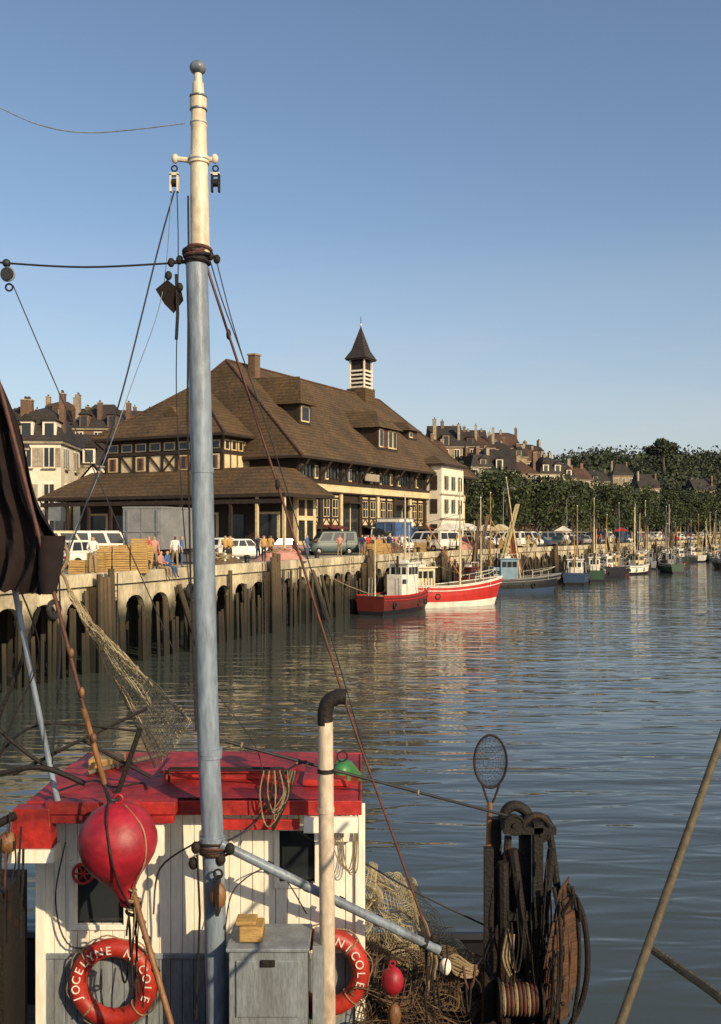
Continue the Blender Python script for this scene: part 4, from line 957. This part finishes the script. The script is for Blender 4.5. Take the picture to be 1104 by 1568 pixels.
def lifebuoy(c,txts):
    mb=MB(); mb.ring(c,(0,1,0),.265,.068,F['ring'],40,14)
    for t,a0,a1 in txts: text_on_ring(mb,t,c,.265,a0,a1,.088,F['cleat'],-.068)
    for a in (.8,2.35,3.95,5.5):
        p=Vector((c[0]+.265*cos(a),c[1],c[2]+.265*sin(a))); mb.ring(p,(-sin(a),0,cos(a)),.071,.007,F['rope'],16,5)
    pts=[Vector((c[0]+(.345+.015*sin(8*t))*cos(t),c[1]-.0,c[2]+(.345+.015*sin(8*t))*sin(t))) for t in [2*pi*i/48 for i in range(49)]]
    mb.tube(pts,.006,F['rope'],5)
    return mb.obj('lifebuoy',fb,smooth=60)
c=S(170,1512,7.3); lifebuoy((c.x,7.38,c.z),[('JOCELYNE',radians(200),radians(95)),('NICOLE',radians(62),radians(-20))])
c=S(498,1495,7.3); lifebuoy((c.x,7.38,c.z),[('JOCELYNE',radians(215),radians(105)),('NICOLE',radians(66),radians(-15))])
mb=MB(); a=S(352,1452,6.8);b=S(470,1452,6.8)
mb.box(a.x,b.x,6.75,7.15,1.2,a.z,F['lower']); mb.box(a.x-.02,b.x+.02,6.73,7.17,a.z,a.z+.025,F['lower']); mb.box(a.x+.05,b.x-.05,6.735,6.75,a.z-.45,a.z-.06,F['lower'])
mb.box(b.x+.03,b.x+.12,6.95,7.3,1.2,a.z-.05,F['lower']); mb.box(a.x+.22,a.x+.32,6.72,6.735,a.z-.1,a.z-.05,F['dark'])
mb.obj('deck_locker',fb,smooth=0,bevel=.006)
mb=MB(); a=S(366,1450,6.8);b=S(402,1420,6.8); mb.box(a.x,b.x,6.80,6.98,a.z+.03,b.z,M['crate']); mb.box(a.x-.03,b.x-.05,6.82,6.97,b.z,b.z+.03,M['crate']); mb.obj('wood_block',fb,smooth=0,bevel=.008)
mb=MB()
for k in range(8):
    mb.tube(smoothpts([S(404+k*4,1180,7.18),S(398+k*6,1215+U(-6,6),7.14),S(410+U(-5,18),1250+U(-10,24),7.13),S(436+U(-6,6),1222,7.14),S(440+k*2,1180,7.18)],6),.006,F['dark'] if k%2 else F['rope'],6)
for k in range(4): mb.tube(smoothpts([S(520,1232,7.3),S(512+k*6,1300+k*9,7.35),S(535+k*4,1330,7.35),S(548,1240,7.35)],6),.0045,F['rope'],6)
mb.tube(smoothpts([S(345,1290,7.0),S(385,1265,7.2),S(412,1225,7.2),S(440,1180,7.2),S(470,1165,7.2)],6),.008,rg,6)
mb.tube(smoothpts([S(235,1400,7.3),S(245,1330,7.35),S(300,1290,7.1)],6),.007,rg,6)
mb.tube(smoothpts([S(100,1290,7.2),S(85,1380,7.4),S(110,1450,7.4),S(190,1440,7.4),S(235,1470,7.3)],6),.006,rg,6)
mb.tube(smoothpts([S(345,1420,7.2),S(360,1360,7.3),S(420,1330,7.4),S(470,1400,7.4)],6),.005,rg,6)
c=S(127,1338,7.42); mb.ring(c,(0,1,0),.075,.011,P['red'],24,8)
for k in range(3): a=k*pi/3; mb.tube([c+Vector((cos(a)*.075,0,sin(a)*.075)),c-Vector((cos(a)*.075,0,sin(a)*.075))],.007,P['red'],6)
hang(mb,192,214,1385,1400,6.65,6.75,7,[F['dark'],F['stay'],F['dark'],F['rope']],.006,60,8)
hang(mb,172,235,1462,1475,6.9,7.1,6,[F['dark'],F['stay'],F['dark']],.006,50,8)
mb.obj('rope_coils',fb,smooth=60)
def net(name,grid,th,mt,parent=fb):
    mb=MB(); mb.quadstrip(grid,mt); o=mb.obj(name,parent,smooth=0,recalc=False)
    w=o.modifiers.new('w','WIREFRAME'); w.thickness=th; w.use_even_offset=False; return o
def bil(a,b,c,d,nu,nv,amp,seed=0):
    g=[]
    for i in range(nv+1):
        v=i/nv; row=[]
        for j in range(nu+1):
            u=j/nu; p=(a.lerp(b,u)).lerp(d.lerp(c,u),v)
            k=sin(pi*min(1,u))*amp
            p=p+Vector((mnoise.noise(Vector((u*4,v*4,seed)))*amp*1.3,mnoise.noise(Vector((u*5,v*5,seed+9)))*amp*2.4-k*.3,mnoise.noise(Vector((u*4,v*6,seed+5)))*amp*1.2)); row.append(p)
        g.append(row)
    return g
top=smoothpts([S(106,905,7.6),S(135,948,7.6),S(180,992,7.5),S(240,1056,7.5),S(292,1104,7.4)],12)
bot=smoothpts([S(106,908,7.6),S(138,968,7.7),S(165,1020,7.8),S(200,1092,7.8),S(238,1176,7.7)],12)
for L_ in (0,1):
    g=[]
    for i in range(len(top)):
        k=(i/len(top)); g.append([top[i].lerp(bot[i],j/22)+Vector((.006*sin(j*2.3+L_),.05*sin(j*.6+i*.2)+.04*L_,.012*sin(i*.7+j*.6+L_*2)-.03*sin(pi*j/22)*k)) for j in range(23)])
    net('fishing_net',g,.0058,F['netting'])
mb=MB(); mb.tube(top,.010,F['rope'],6); mb.tube(bot[24:],.008,F['rope'],6); mb.tube(smoothpts([S(70,865,7.5),S(96,880,7.6),S(106,905,7.6)],5),.012,F['rope'],6)
for k in range(0,48,6): mb.sph(top[k],.018,.018,.024,F['rope'],8,6)
mb.obj('net_headrope',fb)
for L_ in (0,3):
    net('fishing_net',bil(S(552,1318,8.3),S(632,1352,8.6),S(742,1500,8.6),S(556,1485,8.0),42,42,.12,L_),.006,F['netting'])
for L_ in (7,11):
    net('fishing_net',bil(S(556,1440,7.6),S(742,1462,8.2),S(752,1640,7.9),S(540,1640,7.2),38,38,.16,L_),.008,M['netbrown'])
mb=MB()
g=bil(S(556,1462,7.9),S(742,1485,8.5),S(760,1680,8.1),S(540,1680,7.5),30,30,.16,8)
mb.quadstrip(g,F['tarp'])
for k in range(7): mb.tube(smoothpts([S(676+U(-6,6),1470+U(-8,8),7.75),S(700+U(-6,6),1462+k*5,7.7),S(722+U(-6,6),1478+k*3,7.75),S(740,1470+U(-4,16),7.9)],6),.010,F['rope'],6)
hang(mb,570,735,1470,1510,7.3,7.6,8,[F['dark'],F['stay'],F['dark']],.008,50,16)
q=S(601,1502,7.3); mb.sph(q,.085,.085,.105,F['buoy'],18,12); mb.ring(q+Vector((0,0,.13)),(0,1,0),.02,.01,F['buoy'],12,6); mb.tube([q+Vector((0,0,.14)),S(606,1460,7.4)],.008,rg,6)
mb.sph(S(604,1555,7.3),.05,.05,.09,F['wood'],12,8)
mb.obj('net_pile',fb,smooth=60,recalc=False)
mb=MB()
Ls=smoothpts([S(-70,430,6.9),S(-60,640,6.9),S(-50,800,6.9),S(-40,900,6.9)],8); Rs=smoothpts([S(-8,575,6.8),S(26,655,6.8),S(58,770,6.8),S(95,828,6.8),S(90,862,6.8),S(56,918,6.8)],5)
n=min(len(Ls),len(Rs)); g=[]
for i in range(n):
    g.append([Ls[i].lerp(Rs[i],j/24)+Vector((0,.06*sin(j*1.1+i*.22)+.05*mnoise.noise(Vector((j*.35,i*.25,2))),.01*sin(j*2))) for j in range(25)])
mb.quadstrip(g,F['tarp'])
q=S(76,856,6.75); 
g=[[q+Vector((.09*(1-.4*t)*cos(a)*(1+.25*sin(3*a+t*4)),.07*sin(a),.16-.4*t)) for a in [2*pi*j/16 for j in range(17)]] for t in [i/8 for i in range(9)]]
mb.quadstrip(g,F['tarp']); mb.tube(smoothpts([S(97,830,6.8),S(104,850,6.8),S(96,872,6.8),S(85,880,6.8)],5),.014,F['rope'],6)
mb.obj('furled_sail',fb,smooth=60,recalc=False)
mb=MB()
mb.box(-3.45,-2.62,7.2,7.7,2.0,3.35,F['dark']); mb.box(-3.6,-2.66,7.0,7.12,3.55,3.62,F['white']); mb.box(-3.3,-2.7,6.9,6.98,3.80,3.86,F['white'])
mb.tube([(-2.75,7.1,1.5),(-2.72,7.1,3.9)],.035,F['dark'],8); mb.tube([(-3.4,7.0,3.5),(-2.5,7.1,3.95)],.03,F['dark'],8)
for k in range(5): mb.box(-3.4+k*.16,-3.29+k*.16,7.15,7.19,2.1,3.3,F['board'])
mb.box(-3.45,-2.62,7.12,7.148,2.9,2.98,F['dark']); mb.box(-3.45,-2.62,7.12,7.148,2.3,2.38,F['dark'])
mb.tube([(-3.2,7.0,3.55),(-2.7,7.05,2.4)],.025,F['dark'],8)
hang(mb,-10,40,1225,1300,6.95,7.05,7,[F['dark'],F['dark'],F['stay']],.008,90,12)
mb.sph(S(12,1290,7.05),.07,.07,.08,F['wood'],12,8)
mb.obj('deck_gear',fb,smooth=50)
ln=MB(); c=S(751,1166,8.0); ln.ring(c,(0,1,0),.215,.010,F['dark'],36,8,sx=.62,sy=1.0) 
ln.tube(smoothpts([S(738,1200,8),S(746,1225,8),S(750,1232,8)],4),.009,F['dark'],6); ln.tube(smoothpts([S(765,1200,8),S(756,1225,8),S(750,1232,8)],4),.009,F['dark'],6)
ln.tube([S(750,1228,8),S(748,1290,8),S(742,1520,7.9),S(740,1640,7.9)],.022,F['wood'],10)
ln.obj('landing_net',fb)
g=[]
for i in range(11):
    t=i/10; rr=sqrt(max(0.02,1-t*t))
    g.append([c+Vector((.135*cos(a)*rr,.3*t,.215*sin(a)*rr-.08*t)) for a in [2*pi*j/22 for j in range(23)]])
net('landing_net_mesh',g,.0035,F['dark'])
mb=MB(); D=F['dark']
def pbox(px0,py0,px1,py1,d0,d1,mt):
    a=S(px0,py0,d0);b=S(px1,py1,d0); mb.box(a.x,b.x,d0,d1,b.z,a.z,mt)
pbox(752,1255,768,1700,8.0,8.1,D); pbox(742,1300,756,1700,7.75,7.82,D); pbox(797,1258,814,1700,7.9,8.0,D); pbox(818,1262,832,1700,7.75,7.85,D)
mb.tube(smoothpts([S(768,1262,8.05),S(776,1240,8.05),S(790,1234,8.05),S(806,1244,8.05),S(814,1268,8.05)],5),.045,D,12)
mb.tube(smoothpts([S(800,1262,7.8),S(815,1250,7.8),S(832,1252,7.8),S(848,1272,7.8)],5),.03,D,10)
pbox(772,1268,852,1278,7.75,8.1,D); pbox(765,1400,840,1410,7.8,8.05,D); pbox(750,1500,850,1512,7.8,8.05,D)
for px,py,r in ((788,1264,.075),(830,1278,.055)):
    q=S(px,py,7.76); mb.cyl(q,q+Vector((0,.07,0)),r,r,D,20); mb.ring(q,(0,1,0),r,.010,D,22,6); mb.cyl(q-Vector((0,.02,0)),q,.02,.02,D,8)
mb.tube([S(845,1300,7.8),S(838,1360,7.8),S(800,1700,7.7)],.035,D,8); mb.tube([S(842,1275,7.9),S(856,1380,7.9),S(870,1420,7.9)],.03,D,8)
mb.tube([S(778,1280,7.9),S(765,1500,7.8)],.03,D,8); mb.tube([S(808,1270,8),S(755,1420,8)],.02,D,8)
mb.tube([S(785,1300,7.85),S(812,1500,7.8),S(820,1680,7.75)],.04,D,8); mb.tube([S(770,1320,7.8),S(775,1680,7.75)],.045,D,8)
mb.prism([S(758,1330,7.95),S(775,1300,7.95),S(800,1420,7.95),S(795,1690,7.95),S(752,1690,7.95)],(0,.03,0),D)
# warp drum of the winch at the foot of the gallows
q=S(795,1530,7.7); mb.cyl(q+Vector((-.16,0,0)),q+Vector((.16,0,0)),.10,.10,D,20)
for sx in (-.17,.16): mb.cyl(q+Vector((sx,0,0)),q+Vector((sx+.02,0,0)),.16,.16,D,24)
for k in range(9): mb.ring(q+Vector((-.13+k*.032,0,0)),(1,0,0),.112,.014,F['stay'] if k%3 else F['rope'],20,6)
hang(mb,772,846,1285,1400,7.62,7.72,8,[D,D,F['stay']],.007,120,10)
hang(mb,770,860,1400,1480,7.55,7.68,5,[D,F['stay'],D],.007,80,12)
for k in range(14):
    mb.ring(S(846-k*2.2+3*sin(k),1420+k*9,7.7),(1,k%2,.2),.026,.008,D,10,5,sx=.7)
for k in range(4): mb.tube(smoothpts([S(778+k*3,1430+U(-10,10),7.62),S(770+k*5,1465,7.58),S(780+k*3,1490+U(-10,20),7.6)],5),.009,F['rope'],6)
mb.obj('stern_gallows',fb,smooth=40)
mb=MB(); 
for k in range(9):
    y0=1362+k*24; tt=(k+.5)/9; lft=842-k*2+abs(k-4)*3; rgt=876+22*sin(pi*tt)
    a=S(lft,y0,7.65+.02*(k%2)); b=S(rgt,y0+22.5,7.65); mb.prism([(a.x,a.y-.05,a.z),(b.x,a.y+.2,a.z+.02),(b.x,a.y+.2,b.z+.004),(a.x-.02,a.y-.05,b.z+.004)],(.01,.05,0),F['board'])
for px in (852,880):
    mb.tube(smoothpts([S(px-4,1358,7.62),S(px+6,1420,7.6),S(px+6,1500,7.6),S(px-4,1572,7.62)],5),.016,D,8)
mb.tube(smoothpts([S(868,1355,7.8),S(892,1400,7.8),S(900,1470,7.8),S(892,1530,7.8),S(870,1576,7.8)],6),.024,D,8)
mb.tube(smoothpts([S(860,1400,7.55),S(882,1372,7.5),S(888,1410,7.6)],5),.014,D,8)
for k in range(5): mb.sph(S(862,1385+k*38,7.6),.018,.014,.018,D,8,6)
hang(mb,850,880,1390,1440,7.42,7.5,3,[D,F['stay']],.007,70,10)
mb.obj('otter_board',fb,smooth=30,bevel=.006)
mb=MB(); 
mb.tube([S(880,1765,3.0),S(955,1553,3.5),S(1104,1132,4.4),S(1150,1000,4.7)],.017,mat('weathered_pole',(.12,.09,.045),(.06,.045,.025),scale=6,stretch=(4,4,1),bump=.2),12); mb.obj('boat_hook_pole')
mb=MB(); mb.tube(smoothpts([S(1002,1456,3.8),S(1050,1490,3.6),S(1108,1532,3.3),S(1180,1600,3.05)],6),.017,mat('mooring_rope',(.15,.11,.06),(.08,.06,.03),scale=14,bump=.5,bscale=80),10); mb.obj('mooring_rope')
# ------------------------------------------------------------ light, sky, camera
az=radians(38); el=radians(26)
sd=Vector((cos(el)*sin(az),-cos(el)*cos(az),sin(el)))
sun=bpy.data.lights.new('sun','SUN'); sun.energy=5; sun.angle=radians(.5); sun.color=(1,.80,.51)
so=bpy.data.objects.new('sun',sun); COL.objects.link(so); so.rotation_euler=sd.to_track_quat('Z','Y').to_euler(); so.location=(20,-20,40)
w=bpy.data.worlds.new('World'); scn.world=w; w.use_nodes=True; N=w.node_tree.nodes; L=w.node_tree.links
bg=N['Background']; bg.inputs[1].default_value=.135
sk=N.new('ShaderNodeTexSky'); sk.sky_type='NISHITA'; sk.sun_disc=False; sk.sun_elevation=el; sk.sun_rotation=math.atan2(sd.x,sd.y); sk.air_density=1.0; sk.dust_density=1.5; sk.ozone_density=1.6
tc=N.new('ShaderNodeTexCoord'); mp=N.new('ShaderNodeMapping'); mp.inputs['Scale'].default_value=(3,3,16); L.new(tc.outputs['Generated'],mp.inputs[0])
nz=N.new('ShaderNodeTexNoise'); nz.inputs['Scale'].default_value=1.6; nz.inputs['Detail'].default_value=5; L.new(mp.outputs[0],nz.inputs['Vector'])
r1=N.new('ShaderNodeMapRange'); r1.inputs[1].default_value=.35; r1.inputs[2].default_value=.75; r1.inputs[3].default_value=.45; r1.inputs[4].default_value=1; L.new(nz.outputs['Fac'],r1.inputs[0])
sp=N.new('ShaderNodeSeparateXYZ'); L.new(tc.outputs['Generated'],sp.inputs[0])
r2=N.new('ShaderNodeMapRange'); r2.inputs[1].default_value=.02; r2.inputs[2].default_value=.30; r2.inputs[3].default_value=.75; r2.inputs[4].default_value=0; L.new(sp.outputs[2],r2.inputs[0])
ml=N.new('ShaderNodeMath'); ml.operation='MULTIPLY'; L.new(r1.outputs[0],ml.inputs[0]); L.new(r2.outputs[0],ml.inputs[1])
mx=N.new('ShaderNodeMix'); mx.data_type='RGBA'; L.new(ml.outputs[0],mx.inputs[0]); L.new(sk.outputs[0],mx.inputs[6]); mx.inputs[7].default_value=(4.5,4.6,4.9,1)
L.new(mx.outputs[2],bg.inputs[0])
cam=bpy.data.cameras.new('camera'); co=bpy.data.objects.new('camera',cam); COL.objects.link(co); co.location=(0,0,EYE); co.rotation_euler=(radians(90),0,0)
cam.sensor_fit='VERTICAL'; cam.sensor_height=36; cam.lens=36*1500/1568; cam.shift_y=31/1568; cam.clip_start=.1; cam.clip_end=9000
scn.camera=co
scn.view_settings.view_transform='Standard'; scn.view_settings.look='None'; scn.view_settings.exposure=0
